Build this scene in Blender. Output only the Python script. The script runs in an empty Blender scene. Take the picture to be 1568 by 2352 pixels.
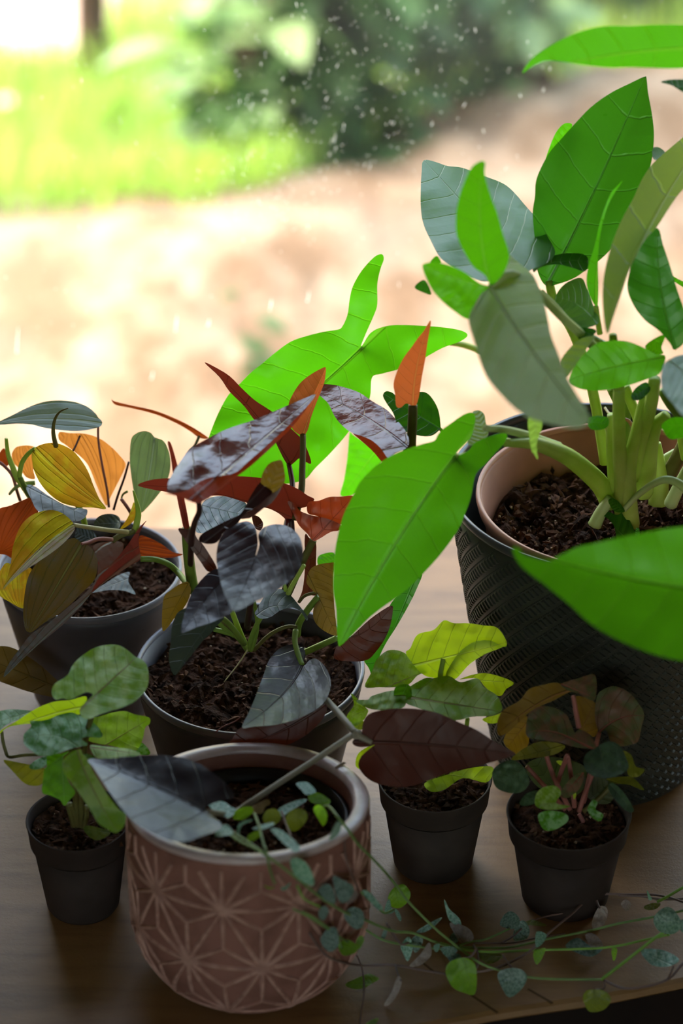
import bpy, bmesh, math, random
from mathutils import Vector, noise
from mathutils.geometry import delaunay_2d_cdt
random.seed(7)
sc = bpy.context.scene
COL = sc.collection

# ------------------------------------------------------------------ camera
FPX, PITCH, CAMZ = 7000.0, math.radians(32.0), 1.097
SP, CP = math.sin(PITCH), math.cos(PITCH)
cam = bpy.data.cameras.new('camera')
cam.sensor_fit = 'VERTICAL'; cam.sensor_height = 36.0
cam.lens = 36.0 * FPX / 2352.0
cam.clip_start = 0.05; cam.clip_end = 200
cam.dof.use_dof = True; cam.dof.focus_distance = 1.735; cam.dof.aperture_fstop = 5.0
camo = bpy.data.objects.new('camera', cam); COL.objects.link(camo)
camo.location = (0, 0, CAMZ); camo.rotation_euler = (math.pi/2 - PITCH, 0, 0)
sc.camera = camo

# ------------------------------------------------------------------ world, sun, exposure
world = bpy.data.worlds.new('sky'); sc.world = world; world.use_nodes = True
wn = world.node_tree.nodes; wl = world.node_tree.links
bg = wn['Background']
sky = wn.new('ShaderNodeTexSky'); sky.sky_type = 'NISHITA'; sky.sun_disc = False
sky.sun_elevation = math.radians(52); sky.sun_rotation = math.radians(-80)
sky.air_density = 1.6; sky.dust_density = 3.0; sky.ozone_density = 0.7
tint = wn.new('ShaderNodeMix'); tint.data_type = 'RGBA'; tint.blend_type = 'MULTIPLY'; tint.inputs[0].default_value = 1.0
tint.inputs[7].default_value = (1.0, 0.94, 0.86, 1)      # thin warm haze over the whole sky
wl.new(sky.outputs[0], tint.inputs[6]); wl.new(tint.outputs[2], bg.inputs[0]); bg.inputs[1].default_value = 1.6
sun = bpy.data.lights.new('sun', 'SUN'); sun.energy = 2.4; sun.angle = math.radians(2.0)
sun.color = (1.0, 0.93, 0.80)
suno = bpy.data.objects.new('sun', sun); COL.objects.link(suno)
suno.rotation_euler = Vector((0.42, 0.30, -0.86)).to_track_quat('-Z', 'Y').to_euler()
suno.location = (-3, 3, 5)
sc.view_settings.view_transform = 'Standard'; sc.view_settings.look = 'None'
sc.view_settings.exposure = 0.0; sc.view_settings.gamma = 1.0
sc.view_settings.use_curve_mapping = False

# ------------------------------------------------------------------ picture point -> place in the room
def at_y(x, y, yw):            # point of the sight line that lies at world depth yw
    Z = yw / (CP + SP * (1176 - y) / FPX)
    return Vector(((x - 784) / FPX * Z, yw, CAMZ - SP * Z + CP * (1176 - y) / FPX * Z))
def at_h(x, y, h):             # point of the sight line that lies at height h
    Z = (CAMZ - h) / (SP + CP * (y - 1176) / FPX)
    return Vector(((x - 784) / FPX * Z, CP * Z + SP * (1176 - y) / FPX * Z, h))
def depth_of(p): return CP * p.y - SP * (p.z - CAMZ)
G_H = 0.00046                  # metres of depth per picture pixel on a level surface

CROPS = {0: (0, 0, 1), 1: (0, 850, .35714), 2: (300, 550, .5102), 3: (300, 1000, .38265), 4: (900, 0, .42602),
         5: (900, 500, .42602), 6: (0, 1450, .28699), 7: (750, 1400, .5217), 8: (200, 1650, .44643),
         9: (700, 1900, .55357), 10: (440, 1720, .26786), 11: (1000, 1100, .36224), 12: (700, 900, .31888),
         13: (1380, 840, .17014)}
def cv(c, p): ox, oy, s = CROPS[c]; return (ox + p[0] * s, oy + p[1] * s)
def pts(c, s):
    v = [float(t) for t in s.replace(',', ' ').split()]
    return [cv(c, (v[i], v[i + 1])) for i in range(0, len(v), 2)]

# ------------------------------------------------------------------ material helpers
def rgb(h):
    h = h.lstrip('#'); o = []
    for i in (0, 2, 4):
        v = int(h[i:i + 2], 16) / 255
        o.append(v / 12.92 if v <= 0.04045 else ((v + 0.055) / 1.055) ** 2.4)
    return (o[0], o[1], o[2], 1)
class NT:
    def __init__(s, name):
        s.m = bpy.data.materials.new(name); s.m.use_nodes = True
        s.t = s.m.node_tree; s.t.nodes.clear()
        s.out = s.t.nodes.new('ShaderNodeOutputMaterial')
    def n(s, typ, **kw):
        nd = s.t.nodes.new(typ)
        for k, v in kw.items(): setattr(nd, k, v)
        return nd
    def l(s, a, b): s.t.links.new(a, b)
    def put(s, sock, v):
        if hasattr(v, 'is_output') or isinstance(v, bpy.types.NodeSocket): s.l(v, sock)
        else: sock.default_value = v
    def math(s, op, a, b=None, c=None):
        nd = s.n('ShaderNodeMath', operation=op)
        for i, v in enumerate((a, b, c)):
            if v is not None: s.put(nd.inputs[i], v)
        return nd.outputs[0]
    def ramp(s, fac, lo, hi):
        nd = s.n('ShaderNodeMapRange', interpolation_type='SMOOTHSTEP')
        s.put(nd.inputs[0], fac); s.put(nd.inputs[1], lo); s.put(nd.inputs[2], hi)
        return nd.outputs[0]
    def mix(s, fac, a, b):
        nd = s.n('ShaderNodeMix', data_type='RGBA')
        s.put(nd.inputs[0], fac); s.put(nd.inputs[6], a); s.put(nd.inputs[7], b)
        return nd.outputs[2]
    def noise(s, vec, scale, detail=3.0, rough=0.5):
        nd = s.n('ShaderNodeTexNoise')
        if vec is not None: s.l(vec, nd.inputs['Vector'])
        nd.inputs['Scale'].default_value = scale; nd.inputs['Detail'].default_value = detail
        nd.inputs['Roughness'].default_value = rough
        return nd.outputs[0]
    def obj(s): return s.n('ShaderNodeTexCoord').outputs['Object']
    def bump(s, h, strength, dist):
        nd = s.n('ShaderNodeBump'); s.l(h, nd.inputs['Height'])
        nd.inputs['Strength'].default_value = strength; nd.inputs['Distance'].default_value = dist
        return nd.outputs[0]
    def bsdf(s, color, rough=0.6, spec=0.4, normal=None, coat=0.0, metal=0.0):
        b = s.n('ShaderNodeBsdfPrincipled')
        s.put(b.inputs['Base Color'], color); s.put(b.inputs['Roughness'], rough)
        b.inputs['Specular IOR Level'].default_value = spec
        b.inputs['Coat Weight'].default_value = coat; b.inputs['Metallic'].default_value = metal
        if normal is not None: s.l(normal, b.inputs['Normal'])
        return b.outputs[0]
    def done(s, sh): s.l(sh, s.out.inputs[0]); return s.m

MATS = {}
def plain(name, a, b=None, scale=60, rough=0.6, spec=0.4, bump=0.0, bscale=200, bdist=0.0006, coat=0.0, tf=0.0):
    t = NT(name); co = t.obj(); a = rgb(a); b = rgb(b) if b else a
    nz = t.noise(co, scale, 4)
    col = t.mix(t.ramp(nz, .35, .68), a, b)
    nrm = t.bump(t.noise(co, bscale, 4), bump, bdist) if bump else None
    sh = t.bsdf(col, rough, spec, nrm, coat)
    if tf:
        tr = t.n('ShaderNodeBsdfTranslucent'); t.l(col, tr.inputs[0])
        mx = t.n('ShaderNodeMixShader'); mx.inputs[0].default_value = tf
        t.l(sh, mx.inputs[1]); t.l(tr.outputs[0], mx.inputs[2]); sh = mx.outputs[0]
    MATS[name] = t.done(sh); return MATS[name]

def leafmat(name, top, under, trans, tf=0.4, rough=0.35, spec=0.5, vein=None, vfac=0.5, n=7, k=0.7, midw=0.012,
            top2=None, nscale=5.0, lo=.42, hi=.58, quilt=0.4, bdist=0.0015, under2=None, urough=None, mid=None, trans2=None, sidew=.10, long=False, pucker=0.0):
    t = NT(name)
    uv = t.n('ShaderNodeUVMap').outputs[0]
    sep = t.n('ShaderNodeSeparateXYZ'); t.l(uv, sep.inputs[0])
    s_, l_ = sep.outputs[0], sep.outputs[1]
    al = t.math('ABSOLUTE', l_)
    nz = t.noise(t.obj(), 90, 3)
    # main vein narrowing to the tip
    w = t.math('MULTIPLY', t.math('SUBTRACT', 1.15, t.math('MINIMUM', s_, 1.1)), midw)
    midm = t.math('SUBTRACT', 1.0, t.ramp(al, t.math('MULTIPLY', w, .5), t.math('MULTIPLY', w, 1.4)))
    # side veins, curving to the tip
    ph = t.math('SUBTRACT', s_, t.math('MULTIPLY', t.math('POWER', al, 1.25), k * 1.4))
    if long:                                              # veins running from base to tip along the leaf
        sp = t.math('MAXIMUM', t.math('MINIMUM', s_, .985), -.1)
        hw_ = t.math('MULTIPLY', t.math('POWER', t.math('ADD', sp, .14), .42), t.math('POWER', t.math('SUBTRACT', 1.0, sp), .7))
        ph = t.math('ADD', t.math('DIVIDE', al, t.math('MULTIPLY', hw_, .62)), 0.5 / n)
    ph = t.math('ADD', t.math('MULTIPLY', ph, float(n)), t.math('MULTIPLY', t.math('SUBTRACT', nz, .5), .25))
    tri = t.math('MULTIPLY', t.math('ABSOLUTE', t.math('SUBTRACT', t.math('FRACT', ph), .5)), 2.0)   # 1 on a vein
    side = t.ramp(tri, 1.0 - sidew, 1.0)
    veins = t.math('MAXIMUM', midm, t.math('MULTIPLY', side, .55))
    base = rgb(top)
    mott = t.ramp(t.noise(t.n('ShaderNodeTexCoord').outputs['UV'], nscale, 5, .6), lo, hi)
    ctop = t.mix(mott, base, rgb(top2 or top))
    if vein: ctop = t.mix(t.math('MULTIPLY', veins, vfac), ctop, rgb(vein))
    if mid: ctop = t.mix(t.math('MULTIPLY', midm, .9), ctop, rgb(mid))
    cund = t.mix(mott, rgb(under), rgb(under2 or under))
    if vein: cund = t.mix(t.math('MULTIPLY', veins, vfac * .6), cund, rgb(vein))
    back = t.n('ShaderNodeNewGeometry').outputs['Backfacing']
    col = t.mix(back, ctop, cund)
    h = t.math('ADD', t.math('MULTIPLY', veins, -1.0), t.math('MULTIPLY', t.math('SUBTRACT', 1.0, tri), quilt))
    h = t.math('ADD', h, t.math('ADD', t.math('MULTIPLY', t.noise(t.obj(), 160, 3), .3), t.math('MULTIPLY', t.noise(t.obj(), 55, 2), pucker)))
    nrm = t.bump(h, 0.75, bdist)
    r = t.math('ADD', t.math('MULTIPLY', back, (urough if urough else rough + .12) - rough), rough)
    r = t.math('ADD', r, t.math('MULTIPLY', t.math('SUBTRACT', nz, .5), .12))
    pb = t.bsdf(col, r, spec, nrm)
    tr = t.n('ShaderNodeBsdfTranslucent')
    ct = t.mix(mott, rgb(trans), rgb(trans2 or trans))
    if vein: ct = t.mix(t.math('MULTIPLY', veins, .35), ct, rgb(vein))
    t.l(ct, tr.inputs[0]); t.l(nrm, tr.inputs[1])
    mx = t.n('ShaderNodeMixShader'); mx.inputs[0].default_value = tf
    t.l(pb, mx.inputs[1]); t.l(tr.outputs[0], mx.inputs[2])
    MATS[name] = t.done(mx.outputs[0]); return MATS[name]

# ------------------------------------------------------------------ object helpers
def tag(o, label=None, cat=None, group=None, kind=None):
    if label: o['label'] = label
    if cat: o['category'] = cat
    if group: o['group'] = group
    if kind: o['kind'] = kind
    return o
def empty(name, loc, label, cat, group=None):
    o = bpy.data.objects.new(name, None); COL.objects.link(o); o.location = loc
    o.empty_display_size = .02
    return tag(o, label, cat, group)
ORIGIN = {}
def origin(o):
    v = Vector((0, 0, 0))
    while o is not None: v = v + Vector(o.location); o = o.parent
    return v
def mesh(name, verts, faces, mat, parent=None, smooth=True, loc=None, uvs=None):
    """verts in world coordinates"""
    me = bpy.data.meshes.new(name)
    if loc is None:
        loc = origin(parent) if parent is not None else Vector((0, 0, 0))
    loc = Vector(loc)
    me.from_pydata([tuple(Vector(v) - loc) for v in verts], [], faces)
    if uvs is not None:
        ul = me.uv_layers.new(name='UVMap')
        for lp in me.loops: ul.data[lp.index].uv = uvs[lp.vertex_index]
    if smooth: me.polygons.foreach_set('use_smooth', [True] * len(me.polygons))
    me.materials.append(MATS[mat]); me.update()
    o = bpy.data.objects.new(name, me); COL.objects.link(o)
    if parent is not None:
        o.parent = parent; o.location = loc - origin(parent)
    else: o.location = loc
    return o
def lathe(profile, c, seg=64, warp=None, closed=False):
    vs, fs = [], []
    n = len(profile)
    for i in range(seg):
        a = 2 * math.pi * i / seg
        for r, z in profile:
            p = Vector((c[0] + r * math.cos(a), c[1] + r * math.sin(a), z))
            vs.append(warp(p) if warp else p)
    for i in range(seg):
        j = (i + 1) % seg
        for k in range(n - 1): fs.append((i * n + k, j * n + k, j * n + k + 1, i * n + k + 1))
        if closed: fs.append((i * n + n - 1, j * n + n - 1, j * n, i * n))
    for k, flip in ((0, True), (n - 1, False)):
        if not closed and profile[k][0] > 1e-4:
            f = [i * n + k for i in range(seg)]
            fs.append(tuple(reversed(f)) if not flip else tuple(f))
    return vs, fs
def box(a, b):
    x0, y0, z0 = a; x1, y1, z1 = b
    v = [(x0, y0, z0), (x1, y0, z0), (x1, y1, z0), (x0, y1, z0), (x0, y0, z1), (x1, y0, z1), (x1, y1, z1), (x0, y1, z1)]
    f = [(0, 3, 2, 1), (4, 5, 6, 7), (0, 1, 5, 4), (1, 2, 6, 5), (2, 3, 7, 6), (3, 0, 4, 7)]
    return v, f
def join(parts):
    V, F = [], []
    for v, f in parts:
        o = len(V); V += list(v); F += [tuple(i + o for i in q) for q in f]
    return V, F
def catmull(P, sub=4, closed=False):
    n = len(P); out = []
    rng = range(n) if closed else range(n - 1)
    for i in rng:
        if closed: a, b, c, d = P[(i - 1) % n], P[i], P[(i + 1) % n], P[(i + 2) % n]
        else: a, b, c, d = P[max(i - 1, 0)], P[i], P[i + 1], P[min(i + 2, n - 1)]
        for k in range(sub):
            t = k / sub; t2, t3 = t * t, t * t * t
            out.append(tuple(.5 * ((2 * b[q]) + (-a[q] + c[q]) * t + (2 * a[q] - 5 * b[q] + 4 * c[q] - d[q]) * t2 +
                                   (-a[q] + 3 * b[q] - 3 * c[q] + d[q]) * t3) for q in range(len(b))))
    if not closed: out.append(tuple(P[-1]))
    return out
def tube_geo(P, R, seg=8, flat=1.0):
    vs, fs = [], []
    P = [Vector(p) for p in P]; n = len(P); up = Vector((0.13, 0.2, 1)).normalized()
    prev = None
    for i, p in enumerate(P):
        t = (P[min(i + 1, n - 1)] - P[max(i - 1, 0)])
        t = t.normalized() if t.length > 1e-9 else Vector((0, 0, 1))
        if prev is None:
            u = t.cross(up)
            if u.length < .05: u = t.cross(Vector((1, 0, 0)))
        else: u = prev - t * prev.dot(t)
        u.normalize(); prev = u; w = t.cross(u)
        for k in range(seg):
            a = 2 * math.pi * k / seg
            vs.append(p + (u * math.cos(a) * flat + w * math.sin(a)) * R[i])
    for i in range(n - 1):
        for k in range(seg):
            k2 = (k + 1) % seg
            fs.append((i * seg + k, i * seg + k2, (i + 1) * seg + k2, (i + 1) * seg + k))
    fs.append(tuple(reversed(range(seg)))); fs.append(tuple(range((n - 1) * seg, n * seg)))
    return vs, fs
def stem(parent, c, s, r0, r1, y0, y1, mat, name='stem', sub=4, seg=8, hs=None, bulge=None, flat=1.0):
    """tube through picture points; r in picture pixels, y0..y1 the depth at its ends (or hs heights)"""
    p = pts(c, s) if isinstance(s, str) else s
    n = len(p); P3 = []
    L = [0.0]
    for i in range(1, n): L.append(L[-1] + math.hypot(p[i][0] - p[i - 1][0], p[i][1] - p[i - 1][1]))
    for i, (x, y) in enumerate(p):
        t = L[i] / max(L[-1], 1e-6)
        if hs is not None: P3.append(at_h(x, y, hs[i]))
        elif isinstance(y0, (list, tuple)): P3.append(at_y(x, y, y0[i]))
        else: P3.append(at_y(x, y, y0 + (y1 - y0) * t))
    q = catmull([tuple(v) for v in P3], sub)
    m = len(q)
    R = []
    for i in range(m):
        t = i / (m - 1); r = r0 + (r1 - r0) * t
        if bulge: r *= 1 + bulge * math.sin(math.pi * t)
        R.append(r * depth_of(Vector(q[i])) / FPX)
    v, f = tube_geo(q, R, seg, flat)
    return mesh(name, v, f, mat, parent)
def inside(p, poly):
    x, y = p; c = False; n = len(poly); j = n - 1
    for i in range(n):
        xi, yi = poly[i]; xj, yj = poly[j]
        if (yi > y) != (yj > y) and x < (xj - xi) * (y - yi) / (yj - yi) + xi: c = not c
        j = i
    return c
def fill(poly, step):
    """triangulated flat patch: outline plus a grid of inner points"""
    xs = [p[0] for p in poly]; ys = [p[1] for p in poly]
    P = [Vector((p[0], -p[1])) for p in poly]; nb = len(P)
    y = min(ys) + step * .5; row = 0
    while y < max(ys):
        x = min(xs) + step * (.5 if row % 2 else .0)
        while x < max(xs):
            if inside((x, y), poly):
                d = min((x - a[0]) ** 2 + (y - a[1]) ** 2 for a in poly)
                if d > (step * .42) ** 2: P.append(Vector((x, -y)))
            x += step
        y += step * .866; row += 1
    r = delaunay_2d_cdt(P, [], [list(range(nb))], 1, 1e-4)
    V = [(v.x, -v.y) for v in r[0]]; F = []
    for f in r[2]:
        f = list(f)
        a = sum(r[0][f[i]].x * r[0][f[(i + 1) % len(f)]].y - r[0][f[(i + 1) % len(f)]].x * r[0][f[i]].y for i in range(len(f)))
        if a < 0: f.reverse()
        F.append(tuple(f))
    return V, F
SEED = [0]
def leaf(plant, c, mat, patches, P, T, yP, tilt=0.3, yT=None, lat=0.0, bow=0.0, fold=0.0, wav=0.02, M=None, under=False,
         pet=None, petmat=None, mid=None, name='leaf', dens=15, ps=None):
    """One leaf. patches: outline string, or list of (outline string, under?, tilt, dy). P petiole point, T tip, in crop c.
    yP: depth of P. tilt 0 = upright, 1 = level. yT: depth of the tip. lat: sideways slope, bow / fold: curvature as parts of the length."""
    SEED[0] += 1; sd = SEED[0] * 3.17
    P = cv(c, P); T = cv(c, T); M = cv(c, M) if M else None
    if isinstance(patches, str): patches = [(patches, under, tilt, 0.0)]
    if M: cur = [((1-t)**2*P[0]+2*t*(1-t)*M[0]+t*t*T[0], (1-t)**2*P[1]+2*t*(1-t)*M[1]+t*t*T[1]) for t in [i/24 for i in range(25)]]
    else: cur = [(P[0]+(T[0]-P[0])*i/24, P[1]+(T[1]-P[1])*i/24) for i in range(25)]
    Lp = sum(math.hypot(cur[i+1][0]-cur[i][0], cur[i+1][1]-cur[i][1]) for i in range(24))
    Lm = Lp * depth_of(at_y(P[0], P[1], yP)) / FPX
    def sl(x, y):
        bi = min(range(25), key=lambda i: (cur[i][0]-x)**2 + (cur[i][1]-y)**2)
        a = cur[max(bi-1, 0)]; b = cur[min(bi+1, 24)]
        tx, ty = b[0]-a[0], b[1]-a[1]; tl = math.hypot(tx, ty) or 1e-6; tx /= tl; ty /= tl
        dx, dy = x-cur[bi][0], y-cur[bi][1]
        return bi/24 + (dx*tx + dy*ty)/Lp, (tx*dy - ty*dx)/Lp
    def place(x, y, s, l, tl, dy, lift=0.0):
        yw = yP + dy - (y - P[1]) * G_H * tl
        if yT is not None:
            yw += s * (yT - (yP - (T[1]-P[1]) * G_H * tl))
        yw += lat * l * Lm
        sc_ = max(-.4, min(1.1, s))
        d = bow * 4 * sc_ * (1 - sc_) + fold * abs(l) + wav * min(1, abs(l) * 4) * noise.noise(Vector((s * 5.2 + sd, l * 6 + sd, sd))) * 2
        v = at_y(x, y, yw); ray = (v - Vector((0, 0, CAMZ))).normalized()
        return v - ray * (d * Lm + lift)
    V, F, UV = [], [], []
    for (s_, und, tl, dy) in patches:
        poly = catmull(pts(c, s_), 4, True)
        area = .5 * abs(sum(poly[i][0]*poly[(i+1) % len(poly)][1] - poly[(i+1) % len(poly)][0]*poly[i][1] for i in range(len(poly))))
        v2, f2 = fill(poly, max(math.sqrt(area) / dens, 1.6))
        o = len(V)
        for (x, y) in v2:
            s, l = sl(x, y); V.append(place(x, y, s, l, tl, dy)); UV.append((s, l))
        F += [tuple((i + o) for i in (reversed(f) if und else f)) for f in f2]
    ob = mesh(name, V, F, mat, plant, True, None, UV)
    if mid:
        mp, mr = [], []
        for i in range(0, 24):
            x, y = cur[i]; s, l = sl(x, y); t0 = patches[0]
            mp.append(place(x, y, s, l, t0[2], t0[3], 0.0002)); mr.append(Lm * mid[1] * (1.0 - .85 * i / 24))
        v, f = tube_geo(mp, mr, 6); mesh('midrib', v, f, mid[0], ob)
    if pet:
        # pet = (points after P, r0, r1, depth at end)
        pp = [P] + pts(c, pet[0]); stem(ob, c, pp, pet[1], pet[2], yP + .0006, pet[3], petmat or 'petiole_green', 'petiole')
    return ob
# ------------------------------------------------------------------ materials
plain('plaster', '#c9bba6', '#bdae98', 8, .9, .2)
plain('ceiling_paint', '#d6ccbb', None, 8, .9, .2)
plain('floorboard', '#3f2d20', '#33241a', 9, .6, .3)
plain('window_wood', '#e2ded6', '#cfcac0', 20, .5, .4)
t = NT('table_top'); co = t.obj()
mp = t.n('ShaderNodeMapping'); t.l(co, mp.inputs[0]); mp.inputs['Scale'].default_value = (3.0, 16, 6); mp.inputs['Rotation'].default_value = (0, 0, .3)
g1 = t.noise(mp.outputs[0], 5, 5, .6); g2 = t.noise(co, 420, 3, .7); g3 = t.noise(co, 7, 4)
c = t.mix(t.ramp(g1, .35, .7), rgb('#906a40'), rgb('#785632'))
c = t.mix(t.math('MULTIPLY', t.ramp(g3, .45, .65), .6), c, rgb('#82603a'))
c = t.mix(t.math('MULTIPLY', t.ramp(g2, .62, .8), .5), c, rgb('#4c361e'))
MATS['table_top'] = t.done(t.bsdf(c, .54, .5, t.bump(t.math('ADD', g2, t.math('MULTIPLY', g1, .6)), .35, .0006)))
plain('table_edge_shade', '#1e130d', '#160e0a', 30, .6, .3)  # near-black colour that carries the shade below the table edge
plain('table_seam', '#5c452b', None, 40, .8, .2)
plain('pot_grey', '#3b302c', '#322824', 40, .75, .2, .15, 300)
plain('pot_slate', '#4d4a55', '#45424c', 40, .5, .5, .1, 300)
plain('pot_rim_slate', '#77747f', '#6d6a76', 40, .4, .5, .1, 300)
plain('pot_brown_grey', '#433933', '#39302b', 40, .75, .2, .15, 300)
plain('pot_black', '#17161a', '#101013', 40, .45, .5)
plain('terracotta', '#b4775a', '#a36a4e', 30, .6, .35, .1, 200)
plain('terracotta_rim', '#c48a6c', '#b87c60', 30, .45, .45)
plain('cover_black', '#383a34', '#2e302a', 40, .40, .5, .1, 400)
plain('cover_rim', '#3c3c3e', None, 40, .28, .6)
plain('pink_clay', '#94665a', '#7e5549', 45, .8, .25, .35, 500, .0008)
plain('pink_wash', '#bd9384', '#a1776a', 160, .8, .25, .2, 500)
plain('pink_rim_sheen', '#cdb8b6', '#b69d99', 60, .34, .75, .3, 400)  # paler than the clay: sky sheen painted into the rim colour
plain('soil', '#4e3425', '#26180f', 130, .95, .08, 1.0, 260, .004)
plain('soil_bits', '#634430', '#34231a', 60, .95, .12, .6, 300, .002)
plain('perlite', '#b9a58c', '#8a6f55', 90, .9, .2)
plain('petiole_green', '#8aa444', '#76923a', 40, .45, .4, tf=.2)
plain('petiole_lime', '#bdd06a', '#a9c24e', 50, .4, .45, tf=.35)
plain('midrib_glow', '#a6dc50', '#94cc40', 50, .5, .4, tf=.65)
plain('midrib_soft', '#c9d8a8', '#b9cc98', 50, .5, .4, tf=.5)
plain('petiole_pale', '#c4d49a', '#aec27c', 40, .45, .4, tf=.3)
plain('petiole_olive', '#7c7a44', '#6b6036', 40, .5, .4, tf=.35)
plain('petiole_red', '#7c3030', '#5a2426', 40, .4, .45, tf=.25)
plain('petiole_dark', '#4a2a2a', '#382224', 40, .45, .4, tf=.2)
plain('petiole_cream', '#b9ab7e', '#a1905f', 40, .5, .4)
plain('petiole_grey', '#8d8576', '#7d7560', 40, .5, .4)
plain('petiole_pink', '#a4655c', '#8a5048', 40, .5, .4)
plain('vine_green', '#7d9a58', '#6a8447', 60, .5, .4)
plain('vine_lime', '#86b04a', '#76a03f', 60, .5, .4)
plain('vine_mauve', '#77605a', '#6a544e', 60, .5, .4)
plain('dry_leaf', '#b49a6c', '#7a5c3a', 60, .7, .3)
plain('bark', '#4a3526', '#2e2118', 30, .9, .2, .6, 60, .004)
# leaves: top, underside, light passing through
leafmat('leaf_green', '#275c1c', '#3f7f22', '#62bc0a', .50, .34, .5, '#86c444', .20, 6, .55, .010, quilt=.45, sidew=.07, bdist=.0007)
leafmat('leaf_green_bright', '#2f7020', '#4c9226', '#5cc00c', .56, .34, .5, '#8fd03a', .20, 6, .55, .009, quilt=.3, sidew=.07, bdist=.0007)
leafmat('leaf_green_deep', '#1e4a26', '#2f6428', '#3f8c12', .38, .30, .55, '#5c9a48', .22, 6, .55, .009, quilt=.35, sidew=.07, bdist=.0008)
leafmat('leaf_green_pale', '#8fac62', '#98b868', '#aedc54', .52, .48, .35, '#b4c88c', .25, 6, .6, .010, quilt=.3, sidew=.1)
leafmat('leaf_silver', '#4c7c62', '#5f8c58', '#78bc44', .38, .34, .55, '#8fb09c', .35, 7, .55, .009, quilt=.30, sidew=.08, bdist=.0007)
leafmat('leaf_dark', '#19161c', '#452018', '#4a1c10', .12, .30, .5, '#35323a', .45, 4, .85, .010, quilt=.10, sidew=.06)
leafmat('leaf_dark_glossy', '#20181a', '#a43a22', '#cc4a1c', .30, .16, .75, '#3a2c30', .3, 4, .85, .010, quilt=.10, urough=.4, sidew=.05, pucker=.5)
leafmat('leaf_dark_brown', '#241614', '#3a1c18', '#642610', .20, .32, .5, '#452c26', .3, 5, .75, .010, quilt=.10, sidew=.06)
leafmat('leaf_red_under', '#2c1c1e', '#6a2823', '#98321c', .24, .34, .5, '#7c3e32', .25, 5, .75, .010, quilt=.10, sidew=.06)
leafmat('leaf_orange_new', '#98402a', '#a44a2c', '#c8602c', .45, .34, .5, '#dc9a4c', .35, 8, .8, .010, quilt=.08, sidew=.06)
leafmat('leaf_slate', '#3d4c48', '#42423a', '#4c4c26', .18, .36, .55, '#5c6a64', .3, 5, .75, .010, quilt=.12, sidew=.07)
leafmat('leaf_olive', '#3c3a1c', '#443618', '#846410', .38, .42, .4, '#6c6230', .35, 4, .9, .012, quilt=.12, sidew=.07)
V_ = dict(n=3, k=1.1, quilt=.22, sidew=.16, long=True)
leafmat('micans_grey', '#566c62', '#6c4c30', '#7c9450', .28, .5, .45, '#9fb0a0', .55, midw=.014, **V_)
leafmat('micans_yellow', '#84822a', '#94782a', '#c8b41c', .50, .48, .4, '#c4cc48', .5, midw=.016, top2='#80661e', nscale=2.2, trans2='#c08a14', **V_)
leafmat('micans_bronze', '#45472a', '#6c4a20', '#8c6c10', .36, .46, .45, '#7f8a4c', .5, midw=.014, top2='#524420', nscale=2.0, **V_)
leafmat('micans_orange', '#a45c2c', '#b06030', '#dc8838', .55, .5, .4, '#d88a44', .3, midw=.014, **V_)
leafmat('micans_rust', '#562c1a', '#702e18', '#b04812', .38, .5, .4, '#8a4c28', .3, midw=.014, **V_)
leafmat('micans_red', '#4a5c50', '#74302e', '#983424', .22, .45, .45, '#7c8c7a', .4, midw=.012, **V_)
S_ = dict(nscale=2.6, quilt=.15, n=4, k=.6, sidew=.08, rough=.46, spec=.30, pucker=2.4)
leafmat('syng_lime', '#74a438', '#84ac34', '#a8d820', .46, vein='#c8d890', vfac=.3, midw=.012, top2='#b8d486', mid='#96795a', **S_)
leafmat('syng_yellow', '#8fb430', '#94b02c', '#c4e01a', .55, vein='#d4e080', vfac=.3, midw=.012, top2='#accc5c', **S_)
leafmat('syng_green', '#3c7c2c', '#4f7c22', '#6cae14', .42, vein='#a8c888', vfac=.4, midw=.012, top2='#a4cca0', **S_)
leafmat('syng_olive', '#4c6020', '#5c5a1a', '#847f10', .40, vein='#7c8238', vfac=.3, midw=.012, top2='#646e2a', **S_)
leafmat('syng_pink', '#4c6040', '#664a30', '#84602c', .32, vein='#9a685a', vfac=.5, midw=.016, top2='#75584a', mid='#a8524c', **S_)
leafmat('syng_pink_olive', '#5a5828', '#664e22', '#947216', .40, vein='#9a6050', vfac=.45, midw=.014, top2='#744c38', mid='#a0524c', **S_)
leafmat('syng_dusk', '#384e3e', '#3e3c2a', '#4c6026', .26, vein='#6a7a62', vfac=.3, midw=.012, top2='#4c6650', **S_)
H_ = dict(nscale=9.0, quilt=.3, n=4, k=.7, rough=.42, spec=.45, bdist=.0005)
leafmat('heart_teal', '#5f8f7f', '#7d7a6a', '#6fa860', .28, vein='#a8c8b8', vfac=.4, midw=.02, top2='#9fc4b2', **H_)
leafmat('heart_dusk', '#4f6a60', '#6d6260', '#5a7a4c', .25, vein='#8fa89a', vfac=.4, midw=.02, top2='#7f968a', **H_)
leafmat('heart_green', '#69a02c', '#7fa830', '#a8e020', .5, vein='#9cc860', vfac=.3, midw=.02, top2='#7fae3c', **H_)
leafmat('heart_olive', '#6c7c2c', '#74752c', '#9aa020', .38, vein='#8a9448', vfac=.3, midw=.02, top2='#5f6c34', **H_)
leafmat('heart_mauve', '#8a7a74', '#8a6a64', '#94785c', .28, vein='#a89a90', vfac=.3, midw=.02, top2='#9a8c84', **H_)
leafmat('shrub_leaf', '#24401f', '#3a582e', '#467a22', .35, .38, .5, '#5a8048', .2, 5, .6, .012)
leafmat('shrub_leaf_pale', '#7d9a68', '#86a070', '#93c860', .35, .4, .5, '#a0b890', .2, 5, .6, .012)
leafmat('grass_blade', '#8fb058', '#98b862', '#b8dc60', .45, .5, .4, None)
t = NT('garden_soil'); co = t.obj()
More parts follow.
